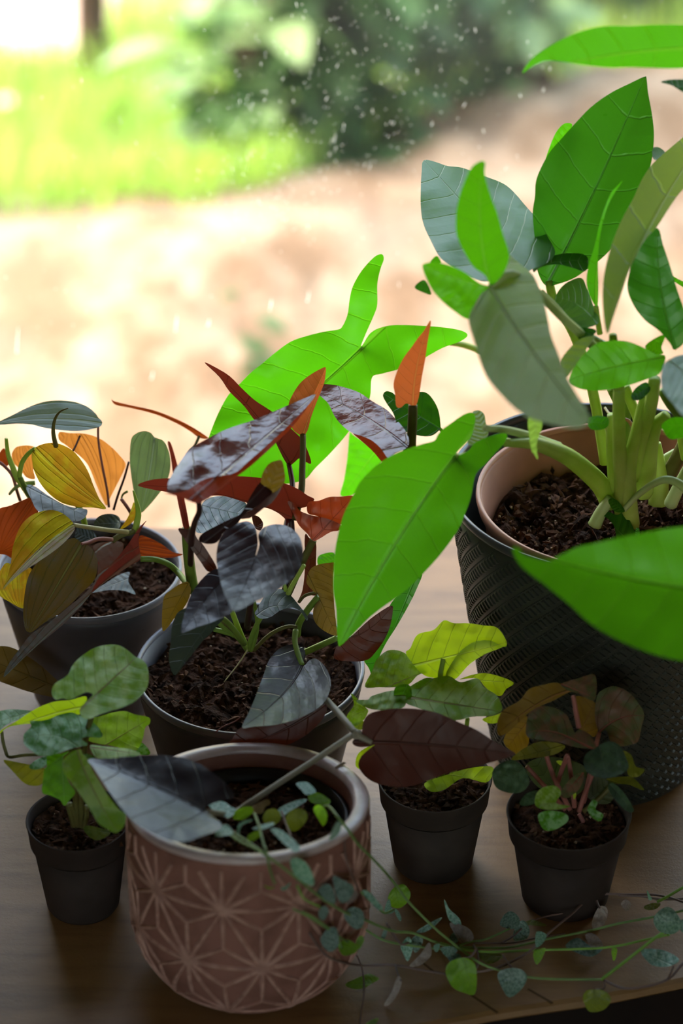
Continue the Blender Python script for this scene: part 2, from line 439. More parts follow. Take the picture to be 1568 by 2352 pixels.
g1 = t.noise(co, 2.2, 4); g2 = t.noise(co, 9, 5, .6); g3 = t.noise(co, 45, 4)
c = t.mix(t.ramp(g2, .38, .66), rgb('#76604c'), rgb('#a08b76'))
c = t.mix(t.math('MULTIPLY', t.ramp(g1, .5, .68), .75), c, rgb('#74675c'))
c = t.mix(t.math('MULTIPLY', t.ramp(g3, .55, .75), .5), c, rgb('#5c4836'))
MATS['garden_soil'] = t.done(t.bsdf(c, .95, .1, t.bump(g3, .6, .02)))
plain('lawn_ground', '#8fa060', '#9cae6c', 6, .95, .1)
plain('path_ground', '#d8bfae', '#cbb09c', 6, .95, .1)
t = NT('window_glass')
tr = t.n('ShaderNodeBsdfTransparent'); gl = t.n('ShaderNodeBsdfGlossy'); gl.inputs['Roughness'].default_value = .02
fr = t.n('ShaderNodeFresnel'); fr.inputs[0].default_value = 1.18
film = t.n('ShaderNodeBsdfTranslucent'); film.inputs[0].default_value = (.9, .9, .88, 1)
m1 = t.n('ShaderNodeMixShader'); t.l(fr.outputs[0], m1.inputs[0]); t.l(tr.outputs[0], m1.inputs[1]); t.l(gl.outputs[0], m1.inputs[2])
m2 = t.n('ShaderNodeMixShader'); nz = t.noise(t.obj(), 5, 4)
t.l(t.math('MULTIPLY', t.ramp(nz, .35, .75), .02), m2.inputs[0])
t.l(m1.outputs[0], m2.inputs[1]); t.l(film.outputs[0], m2.inputs[2]); MATS['window_glass'] = t.done(m2.outputs[0])
t = NT('dirt_speck'); tr = t.n('ShaderNodeBsdfTransparent'); tl = t.n('ShaderNodeBsdfTranslucent'); tl.inputs[0].default_value = (.95, .93, .88, 1)
mx = t.n('ShaderNodeMixShader'); mx.inputs[0].default_value = .55; t.l(tr.outputs[0], mx.inputs[1]); t.l(tl.outputs[0], mx.inputs[2]); MATS['dirt_speck'] = t.done(mx.outputs[0])

# ------------------------------------------------------------------ the room
WY = 1.80                                                # inner face of the glass
XL, XR, YB, ZF, ZC = -2.2, 2.2, -1.6, -0.75, 1.75
def struct(name, parts, mat, parent=None):
    v, f = join(parts); o = mesh(name, v, f, mat, parent, False)
    if parent is None: o['kind'] = 'structure'
    return o
struct('floor', [box((XL, YB, ZF - .06), (XR, WY + .12, ZF))], 'floorboard')
struct('ceiling', [box((XL, YB, ZC), (XR, WY + .55, ZC + .12))], 'ceiling_paint')
struct('wall_left', [box((XL - .1, YB, ZF), (XL, WY + .12, ZC))], 'plaster')
struct('wall_right', [box((XR, YB, ZF), (XR + .1, WY + .12, ZC))], 'plaster')
BX0, BX1, BZ0, BZ1 = -.7, .7, .25, 1.30               # unseen window added behind the photographer, to light the pot fronts
struct('wall_back', [box((XL, YB - .1, ZF), (BX0, YB, ZC)), box((BX1, YB - .1, ZF), (XR, YB, ZC)),
                     box((BX0, YB - .1, ZF), (BX1, YB, BZ0)), box((BX0, YB - .1, BZ1), (BX1, YB, ZC))], 'plaster')
w2 = struct('added_fill_window', [box((BX0, YB - .08, BZ0), (BX0 + .05, YB - .02, BZ1)), box((BX1 - .05, YB - .08, BZ0), (BX1, YB - .02, BZ1)),
                         box((BX0 + .05, YB - .08, BZ0), (BX1 - .05, YB - .02, BZ0 + .05)), box((BX0 + .05, YB - .08, BZ1 - .05), (BX1 - .05, YB - .02, BZ1)),
                         box((-.025, YB - .08, BZ0 + .05), (.025, YB - .02, BZ1 - .05))], 'window_wood')
for xa, xb in ((BX0 + .05, -.025), (.025, BX1 - .05)):
    mesh('pane', [(xa, YB - .05, BZ0 + .05), (xb, YB - .05, BZ0 + .05), (xb, YB - .05, BZ1 - .05), (xa, YB - .05, BZ1 - .05)], [(0, 1, 2, 3)], 'window_glass', w2, False)
WX0, WX1, WZ0, WZ1 = -.40, .72, -.55, .74
struct('wall_window', [box((XL, WY, ZF), (WX0, WY + .12, ZC)), box((WX1, WY, ZF), (XR, WY + .12, ZC)),
                       box((WX0, WY, ZF), (WX1, WY + .12, WZ0)), box((WX0, WY, WZ1), (WX1, WY + .12, ZC))], 'plaster')
win = struct('window_1', [box((WX0, WY + .02, WZ0), (WX0 + .05, WY + .08, WZ1)), box((WX1 - .05, WY + .02, WZ0), (WX1, WY + .08, WZ1)),
                          box((WX0 + .05, WY + .02, WZ0), (WX1 - .05, WY + .08, WZ0 + .05)), box((WX0 + .05, WY + .02, WZ1 - .05), (WX1 - .05, WY + .08, WZ1))], 'window_wood')
gv = [(WX0 + .05, WY + .05, WZ0 + .05), (WX1 - .05, WY + .05, WZ0 + .05), (WX1 - .05, WY + .05, WZ1 - .05), (WX0 + .05, WY + .05, WZ1 - .05)]
mesh('pane', gv, [(0, 1, 2, 3)], 'window_glass', win, False)
# dirt and dried drops on the glass
rs = random.Random(3); V, F = [], []
def speck(x, z, r, stretch=1.0, n=6, slant=0.0):
    o = len(V); a0 = rs.random() * 6
    for k in range(n):
        a = a0 + 2 * math.pi * k / n; rr = r * rs.uniform(.55, 1.1)
        dz = rr * math.sin(a) * stretch
        V.append((x + rr * math.cos(a) + dz * slant, WY + .0485, z + dz))
    F.append(tuple(range(o, o + n)))
def at_glass(px, py): v = at_y(px, py, WY + .0485); return v.x, v.z
for i in range(950):
    if i < 420: px, py = rs.gauss(820, 230), rs.gauss(170, 150)
    elif i < 700: px, py = rs.gauss(620, 120) , rs.gauss(420, 70)
    else: px, py = rs.uniform(-80, 1650), rs.uniform(-60, 900)
    x, z = at_glass(px, py); speck(x, z, rs.choice((.00022, .0003, .0003, .0004, .0005)))
for i in range(110):                                      # thin scratches and runs
    px, py = rs.gauss(820, 300), rs.gauss(200, 180); x, z = at_glass(px, py)
    speck(x, z, .0003, rs.uniform(3, 8), 6, rs.uniform(-.5, .5))
for (px, py, ln) in ((622, 700, 10), (708, 680, 9), (405, 740, 16), (40, 780, 24), (480, 740, 6), (350, 860, 8), (1440, 620, 5)):
    x, z = at_glass(px, py); speck(x, z, .00045, ln, 8, .12); speck(x - .0008, z - .00045 * ln * .9, .0009)
o = mesh('dirt_specks', V, F, 'dirt_speck', win, False); o['kind'] = 'stuff'

# ------------------------------------------------------------------ the table
edge_px = [(-700, 2560), (100, 2500), (600, 2425), (900, 2372), (1055, 2346), (1154, 2327), (1314, 2303), (1404, 2289), (1568, 2256), (1900, 2190), (2500, 2080)]
ed = catmull([(at_h(x, y, 0).x, at_h(x, y, 0).y) for x, y in edge_px], 6)
TB, TH = 1.735, .028
V, F = [], []
prof = [(TB, -TH), (TB, 0.0), (.004, 0.0), (.0012, -.0012), (0.0, -.004), (0.0, -TH)]
for (x, y) in ed:
    for q, (d, z) in enumerate(prof):
        V.append((x, TB if q < 2 else y + d, z))
n = len(prof)
for i in range(len(ed) - 1):
    for k in range(n):
        k2 = (k + 1) % n; F.append((i * n + k, i * n + k2, (i + 1) * n + k2, (i + 1) * n + k))
F.append(tuple(range(n))); F.append(tuple(reversed(range((len(ed) - 1) * n, len(ed) * n))))
tb = empty('table', (0, 1.4, -.75), 'brown wooden table under the window carrying all the potted plants', 'table')
top = mesh('table_top', V, F, 'table_top', tb, False)
for (a, b) in (((1082, 2286), (1142, 2326)), ((1212, 2272), (1268, 2304)), ((968, 2210), (1000, 2236))):
    p, q = at_h(*a, 0), at_h(*b, 0); d = (q - p).normalized(); w = Vector((-d.y, d.x, 0)) * .0007
    v = [p - w, q - w, q + w, p + w]; v = [Vector((t_.x, t_.y, -.0004)) for t_ in v] + [Vector((t_.x, t_.y, .0002)) for t_ in v]
    mesh('seam', v, [(0, 3, 2, 1), (4, 5, 6, 7), (0, 1, 5, 4), (1, 2, 6, 5), (2, 3, 7, 6), (3, 0, 4, 7)], 'table_seam', top, False)
V, F = [], []
for (x, y) in ed: V += [(x, y - .0006, -.0045), (x, y - .0006, -.06), (x, y + .012, -.06), (x, y + .012, -.0285)]
for i in range(len(ed) - 1): F += [(4 * i + 1, 4 * i, 4 * i + 4, 4 * i + 5), (4 * i + 2, 4 * i + 1, 4 * i + 5, 4 * i + 6), (4 * i + 3, 4 * i + 2, 4 * i + 6, 4 * i + 7)]
mesh('edge_shade_strip', V, F, 'table_edge_shade', tb, False)  # added dark strip, stands in for shade under the front edge
for (x, y) in ((-.62, 1.68), (.62, 1.68), (-.55, 1.24), (.62, 1.36)):
    v, f = box((x - .025, y - .025, -.75), (x + .025, y + .025, -TH)); mesh('leg', v, f, 'table_top', tb, False)

# ------------------------------------------------------------------ the garden outside
GZ = -.9
def crest(x): return 3.70 + .40 * max(0, min(1.6, (x + .20) / .5))
def gz(x, y):
    d = y - crest(x)
    h = GZ + .13 * math.exp(-(d / .33) ** 2) - .10 * (1 / (1 + math.exp(-(-.72 - d) * 9)))
    h += .045 * noise.noise(Vector((x * 2.6, y * 2.6, 2))) + .02 * noise.noise(Vector((x * 9, y * 9, 5)))
    return h
NX, NY = 110, 120
def gridmesh(name, x0, x1, y0, y1, nx, ny, mat, zf):
    V, F = [], []
    for j in range(ny + 1):
        for i in range(nx + 1):
            x = x0 + (x1 - x0) * i / nx; y = y0 + (y1 - y0) * j / ny; V.append((x, y, zf(x, y)))
    for j in range(ny):
        for i in range(nx):
            a = j * (nx + 1) + i; F.append((a, a + 1, a + nx + 2, a + nx + 1))
    o = mesh(name, V, F, mat); o['kind'] = 'structure'; return o
gridmesh('ground', -2.4, 2.4, 1.95, 5.6, 120, 110, 'garden_soil', gz)
gridmesh('lawn', -9, 9, 3.8, 16, 60, 50, 'lawn_ground', lambda x, y: GZ - .03 + .05 * noise.noise(Vector((x, y, 0))) + (.0 if y > crest(max(-.5, min(x, .5))) + .12 else -.3))
gridmesh('path', -2.4, -.38, 4.55, 5.3, 20, 8, 'path_ground', lambda x, y: GZ + .035 + .03 * math.sin(x * 3))
# grass: far too many blades to count
rs = random.Random(11); V, F = [], []; UV = []
for i in range(15000):
    x = rs.uniform(-1.5, 1.2); y = crest(max(-.5, min(x, .5))) + rs.uniform(.06, 1.05) ** 1.0 + (0 if x < -.05 else .1)
    if 4.55 < y < 5.3 and x < -.38: continue
    if x > -.02 and rs.random() < .7: continue
    z = max(gz(x, y), GZ - .03) ; h = rs.uniform(.03, .10); a = rs.uniform(0, 6.28); w = .0035; b = rs.uniform(-.5, .5)
    dx, dy = math.cos(a) * w, math.sin(a) * w; lx, ly = math.cos(a + 1.57) * h * b, math.sin(a + 1.57) * h * b; o = len(V)
    V += [(x - dx, y - dy, z), (x + dx, y + dy, z), (x + lx * .5 + dx * .7, y + ly * .5 + dy * .7, z + h * .6), (x + lx, y + ly, z + h), (x + lx * .5 - dx * .7, y + ly * .5 - dy * .7, z + h * .6)]
    F.append((o, o + 1, o + 2, o + 3, o + 4))
g = mesh('grass', V, F, 'grass_blade'); tag(g, 'bright green sunlit grass behind the dirt bank outside', 'grass', kind='stuff')
# leaves of shrubs
def blade(V, F, p, d, up, L, W):
    d = d.normalized(); s = d.cross(up); s = s.normalized() if s.length > 1e-3 else Vector((1, 0, 0)); n_ = s.cross(d)
    o = len(V)
    for (t_, w_, h_) in ((0, .0, 0), (.25, .8, .03), (.55, 1, .02), (.8, .6, -.03), (1, 0, -.1)):
        c_ = p + d * L * t_ + n_ * L * h_
        V += [c_ + s * W * w_ + n_ * W * w_ * .25, c_, c_ - s * W * w_ + n_ * W * w_ * .25]
    for k in range(4):
        a = o + 3 * k; F += [(a, a + 1, a + 4, a + 3), (a + 1, a + 2, a + 5, a + 4)]
def shrub(label, cx, cy, rx, ry, z0, z1, nl, mat, L, seed, cat='shrub', ntw=14, spread=.9, name='shrub'):
    r = random.Random(seed); zb = gz(cx, cy)
    e = empty(name, (cx, cy, zb), label, cat, 'shrubs beyond the dirt bank')
    ends = []
    for k in range(ntw):
        a = r.uniform(0, 6.28); q = r.uniform(.2, 1)
        end = Vector((cx + rx * q * math.cos(a), cy + ry * q * math.sin(a), r.uniform(z0, z1)))
        midp = Vector((cx + rx * .3 * q * math.cos(a), cy + ry * .3 * q * math.sin(a), zb + (end.z - zb) * .7 + .05))
        P3 = catmull([tuple(Vector((cx + r.uniform(-.03, .03), cy + r.uniform(-.03, .03), zb - .02))), tuple(midp), tuple(end)], 5)
        v, f = tube_geo(P3, [.009 * (1 - .7 * i / (len(P3) - 1)) for i in range(len(P3))], 6)
        mesh('stem', v, f, 'bark', e); ends.append(P3)
    V, F = [], []
    for i in range(nl):
        P3 = r.choice(ends); k = r.randrange(len(P3) // 3, len(P3)); p = Vector(P3[k])
        p = p + Vector((r.gauss(0, rx * .16), r.gauss(0, ry * .16), r.gauss(0, .05)))
        a = r.uniform(0, 6.28); d = Vector((math.cos(a), math.sin(a), r.uniform(-.8, .5)))
        l = L * r.uniform(.6, 1.3); blade(V, F, p, d, Vector((r.uniform(-.4, .4), r.uniform(-.4, .4), 1)), l, l * .24)
    me_uv = [((i // 3 % 5) / 4, ((i % 3) - 1) * .2) for i in range(len(V))]
    o = mesh('foliage', V, F, mat, e, True, None, me_uv); o['kind'] = 'stuff'
    return e
shrub('dark leafy shrub standing on the dirt bank in the middle of the window', -.02, 4.10, .22, .12, GZ + .04, GZ + .62, 620, 'shrub_leaf', .10, 21, ntw=26)
shrub('dark shrub on the dirt bank just left of the big potted plant outside', .20, 4.30, .17, .12, GZ + .06, GZ + .7, 520, 'shrub_leaf', .10, 26, ntw=22)
shrub('dark shrub with long leaves behind the big potted plant outside', .50, 4.70, .30, .20, GZ + .05, GZ + .8, 620, 'shrub_leaf', .12, 22, ntw=22)
shrub('pale grey green bush in front of the dark shrub outside', -.14, 4.02, .12, .06, GZ + .12, GZ + .42, 90, 'shrub_leaf_pale', .10, 23, ntw=9)
shrub('low pale weed on the crest of the dirt bank outside', .29, 4.20, .05, .04, GZ + .14, GZ + .26, 34, 'shrub_leaf_pale', .08, 24, ntw=6, cat='weed', name='weed')
shrub('small dark weed on the slope of the dirt bank outside', -.10, 3.42, .05, .04, GZ - .04, GZ + .03, 26, 'shrub_leaf', .045, 25, ntw=5, cat='weed', name='weed')
# white blossoms in the grass
plain('petal_white', '#f4f2ea', None, 40, .6, .3); plain('flower_centre', '#e0b83c', None, 40, .7, .2)
rs = random.Random(5)
for (px, py, lb) in ((10, 232, 'white flower in the grass at the very left edge of the window view'), (135, 355, 'white flower in the grass nearer the dirt bank')):
    b = at_h(px, py, GZ + .07); e = empty('white_flower', (b.x, b.y, GZ), lb, 'flower', 'white flowers in the grass')
    v, f = tube_geo([(b.x, b.y, GZ - .02), (b.x + .004, b.y, GZ + .03), (b.x, b.y, GZ + .068)], [.0015, .0014, .0012], 6); mesh('stalk', v, f, 'petiole_green', e)
    for k in range(8):
        a = k * math.pi / 4; d = Vector((math.cos(a), math.sin(a), .25)); s = Vector((-math.sin(a), math.cos(a), 0)); p = Vector((b.x, b.y, GZ + .068))
        mesh('petal', [p, p + d * .009 + s * .005, p + d * .019, p + d * .009 - s * .005], [(0, 1, 2, 3)], 'petal_white', e, False)
    v, f = lathe([(1e-5, GZ + .066), (.0045, GZ + .068), (.004, GZ + .0715), (1e-5, GZ + .073)], b, 10); mesh('flower_centre', v, f, 'flower_centre', e)
# a trunk at the edge of the lawn
tr_ = empty('tree', (-.40, 4.50, gz(-.40, 4.50)), 'brown tree trunk rising from the lawn at the edge of the path', 'tree')
P3 = catmull([(-.40, 4.50, GZ - .05), (-.39, 4.51, GZ + .4), (-.405, 4.53, GZ + 1.0), (-.39, 4.55, GZ + 2.2)], 6)
v, f = tube_geo(P3, [0.022 * (1.3 - .6 * i / (len(P3) - 1)) for i in range(len(P3))], 10); mesh('trunk', v, f, 'bark', tr_)
V, F = [], []; r = random.Random(4)
for i in range(500):
    p = Vector((-.4 + r.gauss(0, .6), 5.6 + r.gauss(0, .45), GZ + 2.5 + r.gauss(0, .3)))
    blade(V, F, p, Vector((r.uniform(-1, 1), r.uniform(-1, 1), r.uniform(-.6, .3))), Vector((0, 0, 1)), .16, .04)
o = mesh('crown', V, F, 'shrub_leaf', tr_, True, None, [((i // 3 % 5) / 4, ((i % 3) - 1) * .2) for i in range(len(V))]); o['kind'] = 'stuff'

# ------------------------------------------------------------------ pots and soil
def soil(plant, c, r, z, seed, bits=260, rough=.0045, warp=None):
    rs = random.Random(seed); V, F = [], []
    nr, ns = 22, 72
    V.append(Vector((c[0], c[1], z)))
    for i in range(1, nr + 1):
        for k in range(ns):
            a = 2 * math.pi * k / ns; q = r * i / nr; x, y = c[0] + q * math.cos(a), c[1] + q * math.sin(a)
            h = rough * (noise.noise(Vector((x * 90, y * 90, seed))) + .6 * noise.noise(Vector((x * 260, y * 260, seed))) + .5 * noise.noise(Vector((x * 30, y * 30, seed))))
            V.append(Vector((x, y, z + h - (.0 if i < nr else .003))))
    for k in range(ns): F.append((0, 1 + k, 1 + (k + 1) % ns))
    for i in range(nr - 1):
        for k in range(ns):
            a = 1 + i * ns; k2 = (k + 1) % ns; F.append((a + k, a + ns + k, a + ns + k2, a + k2))
    if warp: V = [warp(v) for v in V]
    so = mesh('soil', V, F, 'soil', plant, False)
    for nm, mt, cnt, r0, r1 in (('soil_crumbs', 'soil_bits', bits, .0008, .0028), ('pale_grit', 'perlite', bits // 12, .0006, .0013)):
        V, F = [], []
        for i in range(cnt):
            a = rs.uniform(0, 6.283); q = r * .96 * math.sqrt(rs.random()); s = rs.uniform(r0, r1)
            p = Vector((c[0] + q * math.cos(a), c[1] + q * math.sin(a), z + rough * rs.uniform(-.1, .5)))
            o = len(V); e = [Vector((rs.uniform(.6, 1.2), 0, 0)), Vector((0, rs.uniform(.6, 1.2), 0)), Vector((0, 0, rs.uniform(.5, 1)))]
            R_ = Vector((rs.random(), rs.random(), rs.random())).normalized()
            from mathutils import Quaternion
            qn = Quaternion(R_, rs.uniform(0, 6))
            lng = rs.choice((1, 1, 1, 2.6)) if nm == 'soil_crumbs' else 1
            for d in (e[0] * lng, -e[0] * lng, e[1], -e[1], e[2], -e[2]):
                w = p + (qn @ d) * s; V.append(warp(w) if warp else w)
            F += [tuple(o + t_ for t_ in q_) for q_ in ((0, 2, 4), (2, 1, 4), (1, 3, 4), (3, 0, 4), (2, 0, 5), (1, 2, 5), (3, 1, 5), (0, 3, 5))]
        b = mesh(nm, V, F, mt, so, False); b['kind'] = 'stuff'
    return so
def small_pot(px, py, apx, h, name, label, mat, seed):
    c = at_h(px, py, h); r = apx / FPX * depth_of(c)
    e = empty(name, (c.x, c.y, 0), label, 'potted plant', 'small potted arrowhead plants')
    body = [(0.0, .0015), (r * .60, .0015), (r * .66, 0.0), (r * .70, .002), (r * .885, h - .016), (r * .83, h - .016), (r * .66, .006), (0, .006)]
    v, f = lathe([(max(a, 1e-5), b) for a, b in body], c, 64); p = mesh('pot', v, f, mat, e)
    rim = [(r * .885, h - .017), (r * .945, h - .0145), (r * .985, h - .001), (r, h - .0004), (r * .985, h), (r * .95, h - .0008), (r * .90, h - .016)]
    v, f = lathe(rim, c, 72, closed=True); mesh('rim', v, f, mat, p)
    soil(e, c, r * .925, h - .007, seed, 160, .003)
    return e, c, r
pA, cA, rA = small_pot(1306, 1864, 144, .060, 'potted_arrowhead_plant', 'small brown pot of dusky pink arrowhead leaves, in front of the big black planter', 'pot_grey', 31)
pB, cB, rB = small_pot(998, 1785, 132, .060, 'potted_arrowhead_plant', 'small brown pot of yellow green arrowhead leaves half hidden by a large maroon leaf', 'pot_brown_grey', 32)
pC, cC, rC = small_pot(180, 1880, 121, .060, 'potted_arrowhead_plant', 'small brown pot of lime green mottled leaves beside the pink planter', 'pot_grey', 33)
def round_pot(px, py, apx, h, name, label, mat, rimmat, seed, base=.70, sd=.012, bits=420):
    c = at_h(px, py, h); r = apx / FPX * depth_of(c)
    e = empty(name, (c.x, c.y, 0), label, 'potted plant')
    prof = [(1e-5, .001), (r * base * .9, .001), (r * base, .003), (r * (base + .06), .012), (r * .975, h - .010), (r * .985, h - .003), (r * .955, h - .003), (r * .93, h - .02), (r * base * .9, .008), (1e-5, .008)]
    v, f = lathe(prof, c, 80); p = mesh('pot', v, f, mat, e)
    rim = [(r * .975, h - .006), (r * .992, h - .004), (r, h - .0015), (r * .99, h), (r * .965, h - .0004), (r * .955, h - .005)]
    v, f = lathe(rim, c, 96, closed=True); mesh('rim', v, f, rimmat, p)
    soil(e, c, r * .945, h - sd, seed, bits, .006)
    return e, c, r
pD, cD, rD = round_pot(573, 1530, 265, .090, 'potted_black_philodendron', 'dark maroon heart leaved plant in a slate grey pot behind the pink planter', 'pot_slate', 'pot_rim_slate', 34)
pE, cE, rE = round_pot(205, 1302, 213, .100, 'potted_velvet_philodendron', 'velvety orange and olive leaved plant in a dark grey pot beside the window', 'pot_slate', 'pot_rim_slate', 35, .62)

# big black cover pot with pressed pattern
cF = at_h(1400, 1109, .190); rF = 372 / FPX * depth_of(cF); HF = .190
cover = empty('cover_pot', (cF.x, cF.y, 0), 'large black planter pressed with slots and beads, holding the big green plant', 'planter')
def rcov(z): t_ = max(0, min(1, z / HF)); return rF * (.64 + .355 * t_ ** .85)
prof = [(1e-5, .001), (rcov(0) * .93, .001)] + [(rcov(z), z) for z in (.003, .02, .05, .08, .11, .14, .17, .185)] + [(rcov(.185) * .965, .185), (rcov(.1) * .95, .1), (rcov(.01) * .94, .012), (1e-5, .012)]
v, f = lathe(prof, cF, 96); cb = mesh('body', v, f, 'cover_black', cover)
v, f = lathe([(rF * .985, .184), (rF * .998, .1855), (rF, .188), (rF * .992, .190), (rF * .972, .1893), (rF * .962, .184)], cF, 128, closed=True); mesh('rim', v, f, 'cover_rim', cover)
def on_cover(u, z, out):                                   # u in radians
    r_ = rcov(z) + out; return Vector((cF.x + r_ * math.cos(u), cF.y + r_ * math.sin(u), z))
V, F = [], []; VB, FB = [], []
NB = 44; slope = 2 * math.pi / NB; RISE = 11.0             # bands climbing round the pot, radians per metre of height
def raised(VV, FF, u, z, poly, out, top=.72):
    o = len(VV); n_ = len(poly)
    for k_, ou in ((1.0, -.0001), (top, out)):
        for (dx, dz_) in poly: VV.append(on_cover(u + dx * k_ / rcov(z), min(z + dz_ * k_, .1835), ou))
    FF.append(tuple(range(o + n_, o + 2 * n_)))
    for k in range(n_): FF.append((o + k, o + (k + 1) % n_, o + n_ + (k + 1) % n_, o + n_ + k))
bar = [(.0022 - .0008, -.0020 - .0008), (.0022 + .0008, -.0020 + .0008), (-.0022 + .0008, .0020 + .0008), (-.0022 - .0008, .0020 - .0008)]
bead = [(-.00055, 0), (0, -.00055), (.00055, 0), (0, .00055)]
for b in range(NB):
    u = b * slope; z = .007
    while z < .1785:
        raised(V, F, u, z, bar, .0011)
        du_ = .0029 / rcov(z); u += du_; z += du_ / RISE
    u = b * slope + slope * .5; z = .006
    while z < .181:
        raised(VB, FB, u, z, bead, .0007, .35)
        du_ = .00105 / rcov(z); u += du_; z += du_ / RISE
bo = mesh('pressed_bars', V, F, 'cover_black', cb, False); bo['kind'] = 'stuff'
bo = mesh('pressed_beads', VB, FB, 'cover_black', cb, False); bo['kind'] = 'stuff'

# terracotta pot with the big green plant
cT = at_h(1420, 1132, .184); rT = 323 / FPX * depth_of(cT); HT = .184
cT = Vector((cF.x + .004, cF.y - .001, 0))
pF = empty('potted_green_philodendron', (cT.x, cT.y, .012), 'tall bright green plant with three lobed leaves in a terracotta coloured pot', 'potted plant')
prof = [(1e-5, .0135), (rT * .60, .0135), (rT * .66, .016), (rT * .95, HT - .004), (rT * .985, HT - .003), (rT * .955, HT - .003), (rT * .93, HT - .02), (rT * .60, .02), (1e-5, .02)]
v, f = lathe(prof, cT, 80); p_ = mesh('pot', v, f, 'terracotta', pF)
v, f = lathe([(rT * .97, HT - .009), (rT * .985, HT - .008), (rT, HT - .003), (rT * .993, HT), (rT * .97, HT - .0005), (rT * .955, HT - .008)], cT, 112, closed=True); mesh('rim', v, f, 'terracotta_rim', p_)
soil(pF, cT, rT * .89, .158, 36, 900, .010)

# pink planter with raised stars, leaning a little
HP = .112; cP = at_h(569, 1835, HP); rP = 279 / FPX * depth_of(cP)
LEAN = math.tan(math.radians(8.5))
def lean(p):
    t_ = max(0, min(1, (p.z - .012) / (HP - .012))); return Vector((p.x, p.y, p.z - (p.y - cP.y) * LEAN * t_))
def rpink(z):
    if z > .040: return rP * (1.0 - .012 * ((z - .07) / .03) ** 2 * .3)
    t_ = max(0.0, z / .040); return rP * (.66 + .337 * math.sin(t_ * math.pi / 2) ** .8)
planter = empty('pink_planter', (cP.x, cP.y, 0), 'dusty pink round planter with raised white star pattern', 'planter')
zs = [0.0, .0015, .004, .008, .013, .019, .026, .033, .040, .055, .070, .085, .100, .1075]
prof = [(1e-5, .0005), (rpink(0) * .97, .0005)] + [(rpink(z), z) for z in zs[1:]] + [(rP * .985, HP - .0008), (rP * .96, HP), (rP * .885, HP - .0005), (rP * .86, HP - .004), (rP * .84, .05), (rP * .6, .014), (1e-5, .012)]
v, f = lathe(prof, cP, 112, lean); pb = mesh('body', v, f, 'pink_clay', planter)
v, f = lathe([(rP * .992, HP - .0030), (rP * 1.004, HP - .0016), (rP * .985, HP), (rP * .90, HP + .0006), (rP * .866, HP - .0018), (rP * .862, HP - .006)], cP, 112, lean, True)
mesh('rim', v, f, 'pink_rim_sheen', planter)
def on_pink(u, z, out):
    r_ = rpink(z) + out; return lean(Vector((cP.x + r_ * math.cos(u), cP.y + r_ * math.sin(u), z)))
NS = 10; du = 2 * math.pi / NS; dzr = .0353; ZR0 = .0465; U0 = math.radians(-82.7)
V, F = [], []
def ridge(a, b, w=.00125, hgt=.0011, n=10):
    L_ = math.hypot((b[0] - a[0]) * rP, b[1] - a[1]); tx, tz = (b[0] - a[0]) * rP / L_, (b[1] - a[1]) / L_
    run = []
    for i in range(n + 1):
        t_ = i / n; u, z = a[0] + (b[0] - a[0]) * t_, a[1] + (b[1] - a[1]) * t_
        if .0105 < z < .1065:
            o = len(V); ww = w * (.75 + .5 * (1 - t_))
            for s_, out in ((-1, -.0002), (-.45, hgt), (.45, hgt), (1, -.0002)):
                V.append(on_pink(u - s_ * ww * tz / rP, z + s_ * ww * tx, out))
            run.append(o)
        else: run.append(None)
    for i in range(n):
        if run[i] is not None and run[i + 1] is not None:
            p0, p1 = run[i], run[i + 1]
            for k in range(3): F.append((p0 + k, p1 + k, p1 + k + 1, p0 + k + 1))
for row in range(-1, 5):
    for i in range(NS):
        u = U0 + (i + .5 * (row % 2)) * du; z = ZR0 + row * dzr; S = (u, z)
        for k in range(6):
            a = k * math.pi / 3
            nb = (u + math.cos(a) * du, z + math.sin(a) * dzr * 2 / math.sqrt(3) * 1.0)
            if k in (0, 1, 2): ridge(S, (u + (1, .5, -.5)[k] * du, z + (0, 1, 1)[k] * dzr))
        for (fx, fz) in ((0, 2 / 3), (0, -2 / 3), (.5, 1 / 3), (-.5, 1 / 3), (.5, -1 / 3), (-.5, -1 / 3)):
            ridge(S, (u + fx * du, z + fz * dzr))
        if .0105 < z < .105:
            o = len(V); V.append(on_pink(u, z, .0016))
            for k in range(8): V.append(on_pink(u + math.cos(k * .785) * .0034 / rP, z + math.sin(k * .785) * .0034, .0012))
            for k in range(8): V.append(on_pink(u + math.cos(k * .785) * .0042 / rP, z + math.sin(k * .785) * .0042, -.0001))
            for k in range(8): k2 = (k + 1) % 8; F += [(o, o + 1 + k, o + 1 + k2), (o + 1 + k, o + 9 + k, o + 9 + k2, o + 1 + k2)]
so_ = mesh('star_pattern', V, F, 'pink_wash', pb, False); so_['label'] = 'raised whitish star pattern'
# black nursery pot inside it
cS = Vector((cP.x + .001, cP.y + .001, 0)); rS = rP * .815; HS = .1000
pS = empty('potted_string_of_hearts', (cS.x, cS.y, .015), 'trailing plant with tiny heart leaves in a black pot inside the pink planter', 'potted plant')
v, f = lathe([(1e-5, .0155), (rS * .68, .0155), (rS * .97, HS - .002), (rS, HS - .001), (rS, HS), (rS * .965, HS), (rS * .94, HS - .01), (rS * .66, .02), (1e-5, .02)], cS, 80, lean); mesh('pot', v, f, 'pot_black', pS)
soil(pS, cS, rS * .92, .0925, 37, 420, .004, lean)
